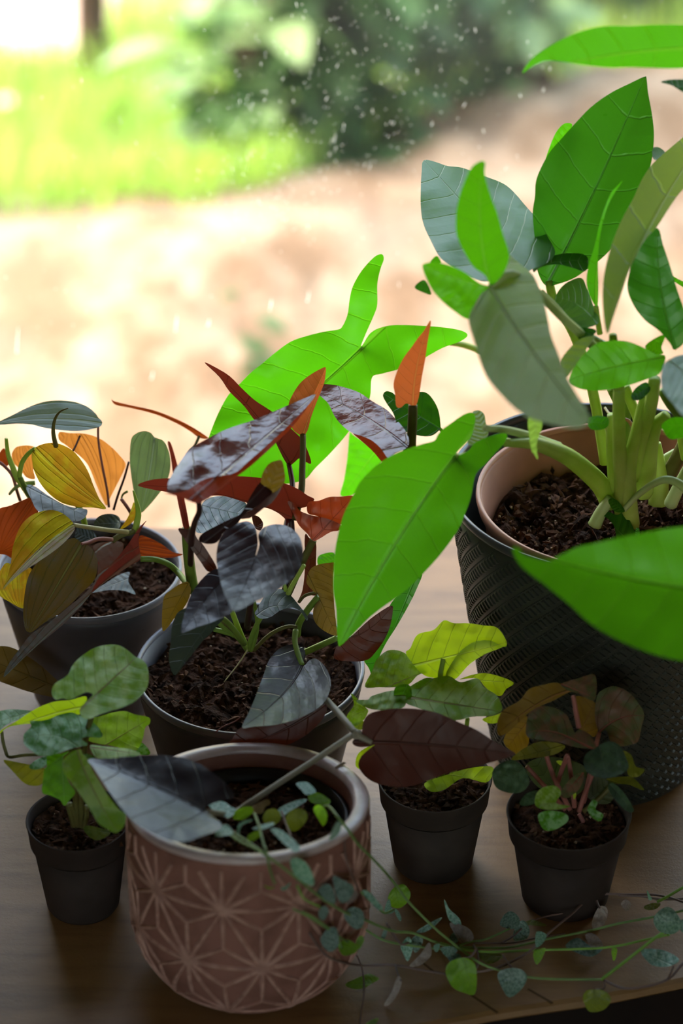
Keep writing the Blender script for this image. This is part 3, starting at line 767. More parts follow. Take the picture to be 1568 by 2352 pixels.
# ------------------------------------------------------------------ dark maroon philodendron
yD, yE, yF, yA, yB, yC, yP_ = cD.y, cE.y, cF.y, cA.y, cB.y, cC.y, cP.y
md = ('petiole_dark', .004)
leaf(pD, 2, 'leaf_dark_glossy', [
    ('165,1118 172,1085 210,1020 265,945 330,905 430,855 560,810 700,750 790,712 832,697 800,745 700,848 600,938 520,1008 470,1050 400,1065 330,1080 260,1125 200,1142 165,1138', False, .9, .0),
    ('148,1143 200,1142 260,1125 330,1080 400,1065 470,1050 520,1008 600,938 700,848 800,745 735,835 660,910 540,1020 440,1095 370,1152 330,1177 300,1188 270,1180 235,1165 195,1152', True, .3, .0)],
    (300, 1150), (832, 697), yD - .075, .9, yT=yD + .010, M=(520, 960), wav=.05, pet=('310,1220 290,1270 275,1340 268,1480', 7, 7, yD - .01), petmat='petiole_dark')
leaf(pD, 2, 'leaf_red_under', '333,555 380,575 445,615 500,670 560,725 635,775 720,850 770,900 800,960 812,1008 785,1000 760,985 735,1005 712,1018 690,990 660,930 640,890 590,830 555,810 510,750 445,685 400,620',
     (712, 1012), (333, 555), yD + .055, .2, M=(600, 800), under=True, lat=-.3, pet=('722,1060 728,1110 720,1200 690,1330', 6, 7, yD + .005), petmat='petiole_red')
leaf(pD, 2, 'leaf_orange_new', [('878,578 872,640 852,695 832,745 812,800 796,860 775,882 748,872 728,852 724,828 770,780 820,700 850,640', True, .0, 0.),
     ('878,578 850,585 800,615 760,650 725,705 710,752 724,828 770,780 820,700 850,640', True, .3, .004)],
     (775, 878), (878, 578), yD + .052, .1, pet=('775,960 772,1040 768,1130 740,1260', 7, 8, yD + .01), petmat='petiole_olive')
leaf(pD, 2, 'leaf_dark_glossy', [('842,690 860,655 900,653 960,665 1030,690 1090,730 1150,765 1185,800 1225,845 1250,890 1245,935 1190,962 1160,985 1125,940 1085,905 1040,885 1000,872 960,845 920,800 890,740 862,712', False, .75, 0.),
     ('1160,985 1125,940 1085,905 1040,885 1000,872 1030,900 1070,935 1100,965 1130,1000 1150,1000', True, .0, 0.)],
     (1235, 925), (842, 690), yD + .000, .95, yT=yD + .058, M=(1060, 780), wav=.02, pet=('1235,985 1215,1050 1180,1130', 6, 7, yD + .01), petmat='petiole_dark')
leaf(pD, 2, 'leaf_orange_new', '1345,367 1350,380 1335,470 1325,540 1310,620 1300,690 1285,745 1265,748 1240,738 1215,757 1195,750 1190,700 1183,650 1200,590 1230,530 1260,490 1295,440 1320,410',
     (1270, 745), (1345, 367), yD + .012, .0, M=(1270, 580), under=True, bow=-.03, pet=('1268,820 1263,900 1255,1010 1200,1180', 11, 12, yD), petmat='petiole_olive')
leaf(pD, 3, 'leaf_red_under', '42,300 110,270 200,258 280,258 500,250 650,245 780,255 900,280 1000,320 1060,360 1102,385 1060,425 1005,445 985,500 962,535 935,510 890,470 830,440 760,425 680,400 560,365 450,365 380,380 300,370 240,345 130,325',
     (960, 500), (42, 300), yD + .015, -.1, M=(560, 320), under=True, lat=.1, pet=('965,600 960,720 950,850 900,1010', 8, 9, yD), petmat='petiole_dark')
leaf(pD, 3, 'leaf_dark', [('795,440 850,400 895,335 925,268 900,310 850,345 800,390 740,440 690,470 660,500 690,500 730,490', True, .3, 0.),
     ('410,632 430,590 520,540 600,500 660,470 700,400 740,330 780,280 800,300 850,340 800,390 740,440 690,470 660,500 640,530 560,580 520,640 460,652', False, .8, 0.)],
     (430, 640), (915, 160), yD - .045, .5, yT=yD - .035, M=(690, 470), wav=.03)
leaf(pD, 3, 'leaf_olive', '905,150 920,200 926,268 900,312 850,345 800,302 780,280 795,220 830,170 870,153', (830, 320), (905, 150), yD - .042, .1, wav=.02)
leaf(pD, 3, 'leaf_dark', '748,728 762,660 757,590 740,540 700,515 640,528 580,560 540,610 520,670 514,740 525,820 545,900 570,970 595,1020 615,1056 660,1045 740,1002 830,960 920,900 980,850 1020,780 1034,710 1025,640 1000,590 950,550 890,533 830,540 785,565 765,605 772,660',
     (748, 735), (612, 1056), yD - .07, .86, M=(700, 880), fold=.16, bow=-.09, wav=.015, mid=md, pet=('752,760 745,860 720,1000 700,1150', 6, 8, yD - .01), petmat='petiole_dark')
leaf(pD, 3, 'leaf_dark', '305,1185 308,1130 325,1060 350,980 390,910 430,860 480,815 530,800 560,830 590,940 612,1048 560,1090 480,1125 400,1150 340,1175',
     (560, 850), (305, 1185), yD - .052, .7, M=(440, 980), fold=.16, bow=-.08, wav=.015, mid=md)
leaf(pD, 3, 'leaf_slate', '265,1442 235,1380 228,1320 240,1250 246,1160 262,1100 300,1050 400,1020 500,1040 560,1090 520,1140 480,1190 440,1225 380,1300 320,1375',
     (520, 1080), (265, 1442), yD - .045, .45, M=(400, 1200), wav=.02, pet=('590,1130 680,1250', 6, 7, yD - .01))
leaf(pD, 3, 'leaf_olive', '200,970 240,930 300,890 345,880 362,930 340,1000 300,1060 260,1100 225,1150 192,1172 188,1080', (350, 890), (192, 1172), yD - .025, .1, under=True)
leaf(pD, 3, 'leaf_dark_brown', '285,562 330,562 375,575 400,620 430,650 470,710 515,790 500,812 460,815 420,760 370,690 320,620', (500, 805), (285, 562), yD - .035, .2, under=True, bow=.06)
leaf(pD, 3, 'leaf_red_under', '222,42 240,45 262,110 285,200 300,280 322,380 345,500 350,560 320,560 300,480 275,360 255,240 240,130', (335, 560), (222, 42), yD - .012, .0, under=True, wav=.005, bow=.0)
stem(pD, 3, '335,560 345,700 360,830 375,920', 12, 13, yD - .012, yD - .012, 'petiole_green')
stem(pD, 3, '60,742 150,745 230,775 290,830 335,890 370,940 480,1080 620,1200', 7, 7, [yE - .06, yE - .06, yE - .065, yD + .02, yD, yD - .01, yD - .01, yD - .005], 0, 'petiole_green')
leaf(pD, 3, 'leaf_dark_glossy', [('1065,402 1130,392 1190,370 1260,368 1335,365 1325,430 1295,500 1258,535 1180,505 1110,482 1062,465', True, .1, .006),
     ('940,395 985,410 1012,450 1080,478 1170,497 1258,535 1250,570 1200,580 1130,622 1095,634 1060,590 1010,540 970,460', True, .2, 0.)],
     (1095, 630), (1335, 365), yD, .2, pet=('1070,680 1030,760 990,850 950,940 900,1030', 9, 9, yD), petmat='petiole_olive', wav=.03)
leaf(pD, 3, 'leaf_olive', '1055,860 1080,800 1130,775 1190,765 1222,770 1215,850 1220,1000 1235,1150 1240,1202 1180,1185 1120,1140 1095,1090 1100,1030 1130,985 1125,960 1090,930 1060,895',
     (1125, 970), (1235, 1200), yD - .01, .2, under=True, pet=('1060,1050 1010,1130 1000,1200', 8, 8, yD), wav=.03)
leaf(pD, 3, 'leaf_dark_brown', '1225,1342 1228,1280 1250,1255 1330,1200 1440,1100 1560,1022 1572,1060 1555,1150 1520,1230 1470,1300 1420,1347 1330,1357',
     (1240, 1215), (1565, 1030), yD - .018, .15, under=True, M=(1400, 1240), pet=('1150,1255 1050,1300 960,1330', 7, 8, yD - .005))
leaf(pD, 3, 'leaf_dark', '1028,1378 1048,1330 1042,1285 1010,1260 960,1255 900,1275 850,1320 820,1370 800,1430 770,1510 740,1590 705,1670 668,1754 740,1748 850,1740 960,1715 1050,1680 1120,1640 1170,1590 1195,1530 1200,1470 1180,1410 1150,1370 1110,1340 1072,1350 1046,1378',
     (1030, 1380), (668, 1754), yD - .045, .97, M=(960, 1560), fold=.18, bow=-.07, wav=.012, mid=md, pet=('1010,1330 985,1240 990,1170', 6, 7, yD - .02))
leaf(pD, 3, 'leaf_dark_brown', '568,1882 610,1820 660,1755 760,1740 900,1725 1050,1680 1160,1615 1182,1598 1165,1680 1120,1740 1050,1800 960,1850 860,1885 750,1897 650,1892',
     (1170, 1610), (568, 1882), 1.366, .15, yT=1.355, M=(900, 1820), under=True)
stem(pD, 3, '1175,1590 1240,1660 1300,1730 1345,1785', 8, 8, [1.368, 1.355, 1.342, 1.334], 0, 'petiole_grey', 'stem')
stem(pD, 3, '1335,1785 1350,1795 1375,1790', 14, 10, 1.334, 1.332, 'petiole_grey', 'node')
leaf(pD, 7, 'leaf_dark_brown', '115,577 150,548 160,500 180,465 230,445 320,435 420,440 500,460 580,495 660,530 730,575 790,610 830,636 770,660 680,685 590,705 520,725 440,755 370,778 300,780 220,765 170,735 140,690 150,650 180,620 212,595 190,602 150,606 120,597',
     (200, 585), (830, 636), 1.330, .15, yT=1.312, fold=-.1, under=True, M=(500, 590), wav=.012, pet=('160,565 125,548', 7, 9, 1.333), petmat='petiole_grey')
leaf(pD, 8, 'leaf_dark', '5,211 100,207 220,196 350,188 480,200 580,235 660,290 720,340 757,392 745,412 700,422 640,440 605,470 640,500 690,542 680,575 600,602 520,632 450,634 380,612 300,572 240,532 190,480 130,400 70,310 30,250',
     (605, 478), (5, 211), at_h(470, 1864, .133).y, .85, yT=at_h(202, 1746, .142).y, fold=.45, bow=.04, wav=.02, M=(330, 330), mid=md)
stem(pD, 8, '1365,85 1200,195 1000,325 850,425 740,490 620,480', 7.5, 6.5, [1.333, 1.322, 1.305, 1.292, 1.283, at_h(477, 1864, .133).y + .001], 0, 'petiole_grey', 'petiole')
leaf(pD, 3, 'leaf_slate', '760,1040 800,970 860,930 910,925 960,960 1010,1020 1060,1085 1056,1112 1020,1060 970,1035 900,1050 840,1090 780,1100 745,1070', (770, 1070), (1058, 1105), yD - .02, .8, M=(900, 960))
leaf(pD, 3, 'leaf_slate', '395,582 400,520 415,440 450,385 520,365 600,370 680,395 700,450 650,510 560,560 480,582', (420, 420), (690, 480), yD + .045, .9, wav=.03)
leaf(pD, 3, 'leaf_dark_brown', '730,480 770,490 795,530 780,570 750,560 735,530', (740, 560), (790, 520), yD + .03, .3)
leaf(pD, 3, 'leaf_dark_brown', '1045,600 1075,620 1112,642 1112,800 1125,950 1060,958 1025,985 1000,1002 1030,930 1045,800', (1070, 950), (1080, 610), yD + .01, .0, under=True)
for s, r, m in (('690,1275 640,1200 580,1140 530,1115', 8, 'petiole_olive'), ('700,1280 660,1190 620,1090 600,1030', 9, 'petiole_lime'), ('705,1280 730,1200 765,1120 790,1080', 8, 'petiole_green'),
                ('700,1290 640,1210 560,1180 500,1165', 8, 'petiole_green'), ('740,1290 830,1200 930,1150 1000,1150', 6, 'petiole_olive'), ('720,1290 740,1240 760,1130 740,1000', 7, 'petiole_green'),
                ('940,960 970,900 1000,850 1040,780', 7, 'petiole_lime'), ('930,930 920,880 940,860', 6, 'petiole_lime'), ('1010,1000 1050,960 1130,940', 5, 'petiole_olive')):
    stem(pD, 3, s, r * .8, r * .7, yD - .003, yD - .008, m)
stem(pD, 3, '700,1290 640,1380 560,1480', 2.0, 1.2, yD - .01, yD - .03, 'petiole_cream', 'root')
stem(pD, 3, '510,1780 560,1745 620,1720 660,1690', 1.6, 1.4, yD - .073, yD - .068, 'petiole_pink', 'root')

# ------------------------------------------------------------------ velvety philodendron by the window
leaf(pE, 1, 'micans_grey', '-20,340 80,290 180,240 280,205 380,195 480,205 560,235 610,275 632,305 657,335 640,365 560,385 480,392 380,385 280,370 200,350 100,345 0,352', (632, 345), (-20, 343), yE + .0, .8, M=(330, 290), fold=.15,
     pet=('632,450 655,600 690,780 700,880', 2.8, 3, yE), petmat='petiole_pink')
stem(pE, 1, '360,490 342,400 352,320 385,268 438,245', 6, 1.2, yE - .02, yE - .03, 'petiole_olive', 'shoot')
leaf(pE, 1, 'micans_yellow', '205,540 225,500 280,475 350,468 420,490 480,530 530,590 570,660 600,740 640,830 682,892 600,885 500,880 400,855 320,800 260,730 220,650 208,590', (225, 505), (682, 892), yE - .02, .25, M=(390, 680), under=True,
     pet=('180,540 140,600 125,680', 5, 6, yE - .01), petmat='petiole_lime', wav=.03)
leaf(pE, 1, 'micans_orange', '380,400 450,405 550,410 640,440 710,490 770,550 808,605 790,660 750,740 710,820 685,872 660,830 620,740 570,620 520,560 470,520 420,480 380,450', (515, 420), (685, 872), yE + .02, .1, M=(640, 600), under=True,
     pet=('490,480 470,520', 2.5, 2.5, yE + .01), petmat='petiole_dark')
leaf(pE, 1, 'micans_orange', '75,545 95,505 120,490 180,485 228,500 225,560 215,640 225,700 170,690 130,640 90,600', (150, 500), (200, 695), yE + .015, .1, under=True)
leaf(pE, 1, 'micans_rust', '-15,570 5,520 30,505 45,560 55,610 20,620 -10,600', (40, 600), (5, 520), yE + .01, .1, under=True)
leaf(pE, 1, 'micans_grey', '835,520 845,440 880,405 930,392 970,405 995,432 1050,455 1080,510 1095,580 1090,660 1060,740 1010,810 950,880 905,917 880,860 860,780 845,690 835,600', (992, 440), (905, 917), yE + .01, .15, M=(970, 680), fold=.1, wav=.03,
     pet=('1000,600 1010,760', 3, 3, yE + .012), petmat='petiole_pale')
leaf(pE, 1, 'micans_yellow', [('110,1050 150,980 210,930 280,905 340,900 400,920 450,960 467,995 400,1040 330,1085 240,1160 140,1260 60,1350 15,1415 50,1320 70,1240 80,1150', False, .35, 0.),
     ('467,995 480,1022 450,1070 390,1130 310,1190 220,1250 130,1310 60,1370 15,1415 60,1350 140,1260 240,1160 330,1085 400,1040', False, .95, 0.)],
     (467, 995), (10, 1418), yE - .075, .35, M=(270, 1120), wav=.02, pet=('560,1010 700,1030 820,1042', 5, 6, yE - .05), petmat='petiole_cream')
leaf(pE, 1, 'micans_bronze', '522,1125 560,1125 600,1160 626,1220 622,1300 600,1360 540,1420 470,1490 390,1560 310,1610 250,1650 200,1687 165,1670 150,1600 152,1500 165,1400 190,1310 240,1240 300,1180 380,1120 450,1085 490,1085 518,1108',
     (522, 1122), (190, 1687), yE - .066, .55, M=(400, 1330), fold=.12, wav=.02, pet=('570,1110 640,1085 720,1090', 5, 5, yE - .05), petmat='petiole_pink')
leaf(pE, 1, 'micans_red', [('600,1130 680,1105 780,1105 792,1150 760,1200 700,1270 640,1330 590,1430 510,1530 430,1615 330,1700 220,1790 120,1885 25,1975 50,1900 120,1800 200,1700 320,1620 430,1530 540,1440 610,1360 630,1280 620,1200', False, .85, 0.),
     ('942,968 915,1010 892,1070 897,1150 902,1215 850,1250 770,1300 680,1360 590,1430 640,1330 700,1270 760,1200 830,1110 890,1020', True, .0, 0.)],
     (895, 1200), (25, 1975), yE - .05, .6, yT=1.43, M=(600, 1400), wav=.01)
leaf(pE, 1, 'micans_rust', '895,1072 950,1075 1040,1120 1110,1170 1177,1185 1100,1207 1000,1202 905,1200', (900, 1140), (1177, 1185), yE - .03, .4, under=True)
leaf(pE, 1, 'micans_rust', '-30,920 70,870 140,840 200,825 247,910 200,960 150,1010 110,1060 85,1200 40,1190 -30,1150', (210, 840), (0, 1160), yE - .02, .2, under=True)
leaf(pE, 1, 'micans_yellow', '-30,1330 0,1290 40,1240 100,1260 190,1270 203,1300 172,1380 155,1500 140,1532 60,1490 -10,1440', (120, 1250), (130, 1530), yE - .064, .2, under=True)
leaf(pE, 1, 'leaf_olive', '-60,1790 0,1775 60,1780 130,1810 250,1890 330,1960 430,2060 400,2110 250,2085 100,2040 -60,1960', (420, 2070), (-60, 1870), 1.452, .3, M=(180, 1960), under=True)
leaf(pE, 1, 'leaf_slate', '165,745 220,745 300,800 400,860 480,885 530,890 562,902 545,950 480,972 380,945 250,910 200,830', (190, 760), (550, 940), yE - .012, .9)
leaf(pE, 1, 'leaf_slate', '603,990 620,955 660,930 720,925 765,945 775,985 760,1020 700,1040 640,1035 612,1015', (770, 980), (605, 990), yE - .02, .5, bow=.3, name='leaf')
leaf(pE, 1, 'micans_yellow', '862,850 882,930 850,980 800,1015 772,1022 820,950 845,890', (870, 860), (772, 1022), yE - .03, .1, under=True)
stem(pE, 1, '870,1040 880,980 890,920 875,840 857,775', 7, 2, yE - .04, yE - .04, 'petiole_lime', 'bud', bulge=.5)
leaf(pE, 1, 'leaf_slate', '590,1430 680,1370 760,1320 832,1300 825,1360 872,1442 800,1420 700,1415', (800, 1350), (600, 1428), yE - .035, .9)
leaf(pE, 1, 'leaf_slate', '480,1070 500,1010 560,1015 620,1060 610,1110 540,1120 500,1100', (600, 1090), (485, 1040), yE - .045, .6)
stem(pE, 1, '40,440 52,540 80,620 110,690 150,750 190,815', 4, 6, yE + .0, yE - .005, 'petiole_lime', 'shoot', bulge=.4)
stem(pE, 1, '130,690 190,800 300,900 420,980', 6, 6, yE - .01, yE - .01, 'petiole_green')
leaf(pE, 1, 'micans_rust', '715,182 735,200 850,228 1000,262 1150,322 1250,375 1330,428 1335,442 1280,435 1220,392 1130,340 1000,285 850,246 740,222', (1280, 425), (715, 185), yE + .03, .3, dens=22, pet=('1250,490 1215,530 1160,640 1110,760', 3.5, 4, yE), petmat='petiole_olive', wav=.0)
stem(pE, 1, '828,590 800,690 760,800 730,900', 2.6, 3, yE + .01, yE - .01, 'petiole_dark')
stem(pE, 1, '500,870 530,930 545,1000', 7, 7, yE - .015, yE - .015, 'petiole_lime')
stem(pE, 1, '-10,590 30,620 80,680 110,780 130,840', 4, 4, yE + .005, yE + .0, 'petiole_pink')
stem(pE, 1, '780,830 830,900 860,960', 4, 4, yE - .01, yE - .02, 'petiole_pink')
stem(pE, 1, '60,800 90,765 140,735 225,725', 3, 6, yE + .0, yE + .0, 'petiole_pale', 'shoot')
stem(pE, 1, '720,1100 780,1060 850,1040 865,1020', 7, 7, yE - .045, yE - .04, 'petiole_olive')
stem(pE, 1, '820,780 790,800 780,830', 3, 2, yE, yE, 'petiole_green', 'tendril')

# ------------------------------------------------------------------ big green philodendron
mg = ('midrib_glow', .0032)
leaf(pF, 4, 'leaf_green_bright', '705,396 712,370 760,310 840,255 920,210 1000,175 1090,150 1180,138 1280,140 1360,135 1460,133 1568,133 1700,150 1790,230 1790,290 1700,350 1568,368 1450,368 1300,362 1200,365 1120,360 1000,345 900,330 830,328 780,345 735,372',
     (1790, 260), (705, 396), yF - .03, .1, M=(1250, 250), under=True, fold=-.12, wav=.01, pet=('1850,300 1800,700 1700,1400 1600,2300', 9, 12, yF))
leaf(pF, 4, 'leaf_green_deep', '1360,413 1372,425 1380,500 1402,620 1412,730 1400,860 1370,960 1320,1040 1290,1130 1240,1230 1180,1340 1110,1410 1040,1460 980,1500 900,1530 830,1540 790,1480 775,1400 770,1300 758,1150 770,1060 775,980 800,910 850,820 920,740 1000,650 1080,570 1180,500 1280,450',
     (845, 1510), (1362, 413), yF + .02, .25, M=(1080, 1080), fold=.25, bow=.03, wav=.015, mid=mg, pet=('880,1640 980,1800 1080,2100 1150,2500', 10, 13, yF), petmat='petiole_lime')
leaf(pF, 4, 'leaf_silver', '165,872 190,862 240,875 300,895 380,905 500,950 600,990 660,1040 720,1110 790,1190 830,1260 880,1360 830,1420 760,1450 700,1480 600,1500 500,1520 420,1490 330,1440 260,1390 210,1300 170,1210 155,1120 155,1000 160,920',
     (690, 1470), (172, 866), yF - .01, .95, yT=yF + .10, M=(470, 1180), wav=.025, fold=.08)
leaf(pF, 4, 'leaf_green_deep', '760,1445 800,1410 880,1375 960,1365 1030,1370 1057,1400 1042,1462 960,1440 880,1425 800,1442 766,1468', (770, 1450), (1055, 1410), yF - .005, 1.0, M=(900, 1390))
leaf(pF, 4, 'leaf_green_bright', '825,870 850,790 880,720 910,680 940,663 972,675 930,745 870,835 840,900', (850, 890), (960, 665), yF + .05, .2)
# three lobed front leaf: two upright lobes let the light through, the long lobe lies flatter
f4 = leaf(pF, 5, 'leaf_green_pale', [
    ('530,372 560,345 600,300 632,205 660,225 700,258 760,310 800,400 830,500 860,640 900,740 940,850 990,940 1050,1040 1064,1095 1020,1132 940,1132 840,1110 740,1080 660,1030 580,950 510,860 470,760 440,660 412,548 440,480 480,410', False, .98, 0.)],
    (532, 374), (1060, 1110), yF - .085, .98, M=(720, 700), bow=.03, wav=.012, fold=.08, mid=('midrib_soft', .004), dens=20, pet=('640,300 760,380 900,520 1010,620 1090,700 1190,860', 9, 12, yF - .02), petmat='petiole_pale')
leaf(f4, 5, 'leaf_green', '532,372 500,310 440,266 390,186 350,96 345,-4 360,-104 390,-194 430,-274 480,-306 502,-294 500,-234 530,-124 570,-14 600,96 632,205 600,300 560,348', (532, 370), (490, -306), yF - .085, .0, M=(440, 60), wav=.02, fold=.2, name='lobe')
leaf(f4, 5, 'leaf_green', '532,374 480,410 440,480 412,548 330,500 250,430 200,360 163,265 190,243 240,240 320,260 400,300 470,352', (530, 374), (165, 255), yF - .085, .1, M=(360, 340), wav=.02, fold=.2, name='lobe')
leaf(pF, 5, 'leaf_green_deep', '122,378 145,348 180,340 212,412 170,404', (210, 390), (122, 378), yF - .03, .3)
leaf(pF, 5, 'leaf_green_bright', '205,240 240,205 265,240 240,245', (255, 240), (235, 205), yF - .03, .3)
leaf(pF, 2, 'leaf_green_bright', '1036,480 1060,420 1095,340 1110,290 1110,200 1125,130 1139,90 1130,66 1095,80 1040,140 1000,210 985,270 975,340 950,395 925,407 870,415 790,435 720,460 650,510 590,560 540,600 490,650 440,700 400,770 370,840 350,900 345,980 380,1040 470,1080 560,1095 680,1102 780,1082 830,1030 900,960 970,880 1040,780 1077,710 1086,622 1130,605 1220,580 1310,540 1400,490 1480,460 1515,435 1500,415 1440,400 1340,390 1200,385 1130,395 1080,420 1046,470',
     (1036, 490), (380, 1040), yF + .080, .25, M=(800, 720), wav=.03, fold=.15, mid=mg, dens=22, pet=('1200,470 1380,462 1500,475 1620,520', 6, 8, yF + .14), petmat='petiole_lime')
leaf(pF, 2, 'leaf_green_bright', '985,870 1000,880 1060,920 1135,980 1085,1060 1015,1142 945,1155 960,1080 975,980', (1100, 960), (950, 1150), yF + .10, .1)
leaf(pF, 3, 'leaf_green_bright', '1120,740 1150,712 1220,705 1230,760 1180,782 1130,790', (1230, 740), (1120, 780), yF + .02, .5)
leaf(pF, 2, 'leaf_green_deep', '1135,702 1150,683 1178,690 1215,715 1290,688 1330,690 1360,720 1385,770 1394,830 1390,857 1350,885 1290,882 1230,862 1200,830 1180,780 1150,735', (1390, 850), (1140, 695), yF - .02, .5, fold=.1, pet=('1410,870 1440,890 1450,930', 4, 5, yF - .02), petmat='petiole_lime')
leaf(pF, 12, 'leaf_green', '1078,450 1085,448 1110,420 1160,370 1200,320 1220,240 1226,180 1200,148 1140,165 1060,220 990,270 955,312 930,352 850,375 740,410 640,450 540,510 460,580 390,660 330,780 280,880 240,1020 215,1160 205,1300 205,1440 225,1560 230,1700 240,1822 265,1822 320,1770 390,1700 470,1620 560,1550 660,1480 760,1400 850,1310 960,1190 1060,1060 1120,960 1160,860 1197,750 1217,640 1240,580 1300,520 1370,440 1430,380 1457,320 1440,298 1380,305 1300,330 1220,370 1180,420 1108,458',
     (1080, 462), (248, 1824), yF - .085, .2, M=(640, 1040), fold=.28, bow=.03, wav=.012, mid=mg, dens=22, pet=('1120,470 1250,430 1400,360 1480,368', 8, 10, yF - .06), petmat='petiole_lime')
leaf(pF, 12, 'leaf_green_deep', '842,1308 800,1430 740,1550 660,1690 590,1800 540,1900 510,2010 496,2078 460,1990 428,1930 500,1870 560,1740 600,1560 700,1430', (800, 1320), (496, 2078), yD + .01, .15, M=(640, 1700), fold=.1)
leaf(pF, 12, 'leaf_green_pale', '1205,150 1250,133 1290,160 1302,220 1320,310 1250,372 1175,382 1190,300 1220,230', (1300, 320), (1230, 140), yF - .06, .8)
leaf(pF, 11, 'leaf_green', '488,436 530,440 560,480 650,508 720,515 800,480 900,432 1000,410 1150,375 1300,345 1430,320 1568,303 1750,290 1900,400 1960,640 1850,950 1700,1120 1568,1152 1450,1130 1320,1090 1200,1040 1080,980 960,900 840,790 740,710 650,640 560,570 505,500',
     (1950, 720), (488, 436), 1.235, .30, M=(1300, 690), wav=.008, fold=.2, mid=('midrib_glow', .004), pet=('2050,700 2150,300 1950,100', 10, 14, yF - .08), petmat='petiole_lime')
leaf(pF, 5, 'leaf_green', '955,870 985,800 1040,730 1100,680 1180,663 1270,668 1350,698 1420,733 1472,744 1465,790 1442,840 1400,860 1320,890 1230,915 1130,932 1040,928 980,908', (1470, 748), (955, 872), yF - .06, .2, M=(1200, 790), fold=.1, wav=.015, mid=mg)
leaf(pF, 5, 'leaf_green_deep', '1430,55 1462,150 1502,270 1540,400 1568,480 1600,600 1568,680 1520,712 1500,680 1440,610 1360,550 1300,470 1268,380 1280,290 1310,200 1350,110', (1530, 715), (1430, 55), yF - .05, .2, M=(1420, 380), mid=mg, fold=.1)
leaf(pF, 5, 'leaf_silver', '1448,890 1460,800 1500,762 1568,738 1700,740 1780,850 1750,1080 1640,1100 1568,1067 1520,1010 1470,950', (1490, 770), (1700, 1090), yF - .10, 1.0, M=(1650, 860), mid=('midrib_soft', .004))
leaf(pF, 4, 'leaf_green_pale', '1160,1800 1140,1700 1135,1560 1150,1440 1190,1300 1240,1180 1300,1070 1340,980 1390,900 1450,840 1568,740 1680,640 1760,700 1700,900 1568,1020 1500,1110 1430,1220 1360,1300 1310,1390 1270,1480 1230,1600 1190,1720',
     (1163, 1790), (1740, 660), yF - .10, .85, yT=yF + .04, M=(1300, 1260), wav=.01, fold=.1)
leaf(pF, 4, 'leaf_green_bright', '1242,976 1215,1000 1180,1040 1150,1110 1120,1200 1090,1330 1060,1430 1048,1520 1068,1600 1105,1655 1112,1560 1110,1400 1125,1250 1160,1120 1200,1040', (1100, 1650), (1242, 976), yF - .02, .1, M=(1085, 1300), bow=.04, pet=('1108,1720 1120,1800', 6, 7, yF - .02), petmat='petiole_lime')
leaf(pF, 5, 'leaf_silver', '878,445 900,390 950,345 1020,325 1050,380 1080,460 1112,540 1110,572 1060,592 1000,602 950,560 900,510', (1110, 572), (885, 430), yF - .03, .8, M=(1010, 440))
leaf(pF, 5, 'leaf_green_pale', '913,765 960,700 1020,650 1092,640 1050,705 990,795 940,862 925,830', (1092, 642), (925, 850), yF - .05, .7)
leaf(pF, 5, 'leaf_green_deep', '1008,602 1060,594 1102,612 1060,652 1012,672', (1100, 612), (1010, 668), yF - .04, .5)
leaf(pF, 5, 'leaf_green_pale', '733,1075 800,1085 808,1130 780,1220 787,1302 765,1275 748,1240', (770, 1080), (785, 1302), yF - .095, .2)
leaf(pF, 5, 'leaf_green_deep', '1288,970 1300,935 1330,905 1372,888 1392,930 1345,978 1305,984', (1390, 905), (1290, 975), yF - .04, .6, fold=.2)
leaf(pF, 5, 'leaf_green_bright', '1453,1118 1500,1080 1568,1078 1640,1100 1640,1190 1568,1188 1500,1194 1462,1150', (1630, 1120), (1455, 1120), yF - .08, .4)
leaf(pF, 5, 'leaf_green', '1363,692 1440,638 1472,640 1452,700 1462,732 1410,734', (1460, 730), (1370, 690), yF - .05, .4)
leaf(pF, 5, 'leaf_green_bright', '1060,1080 1110,1068 1165,1080 1160,1130 1100,1145 1060,1130', (1060, 1100), (1165, 1110), yF - .05, .6)
leaf(pF, 4, 'leaf_green_deep', '1448,442 1520,428 1640,440 1640,520 1568,497 1510,462', (1640, 480), (1448, 442), yF + .0, .8)
leaf(pF, 4, 'leaf_silver', '1405,800 1440,795 1475,825 1470,850 1410,860', (1405, 850), (1470, 825), yF + .03, .8)
leaf(pF, 5, 'leaf_green_bright', '1500,305 1540,330 1640,380 1640,420 1568,375 1510,335', (1640, 400), (1500, 305), yF + .0, .5)
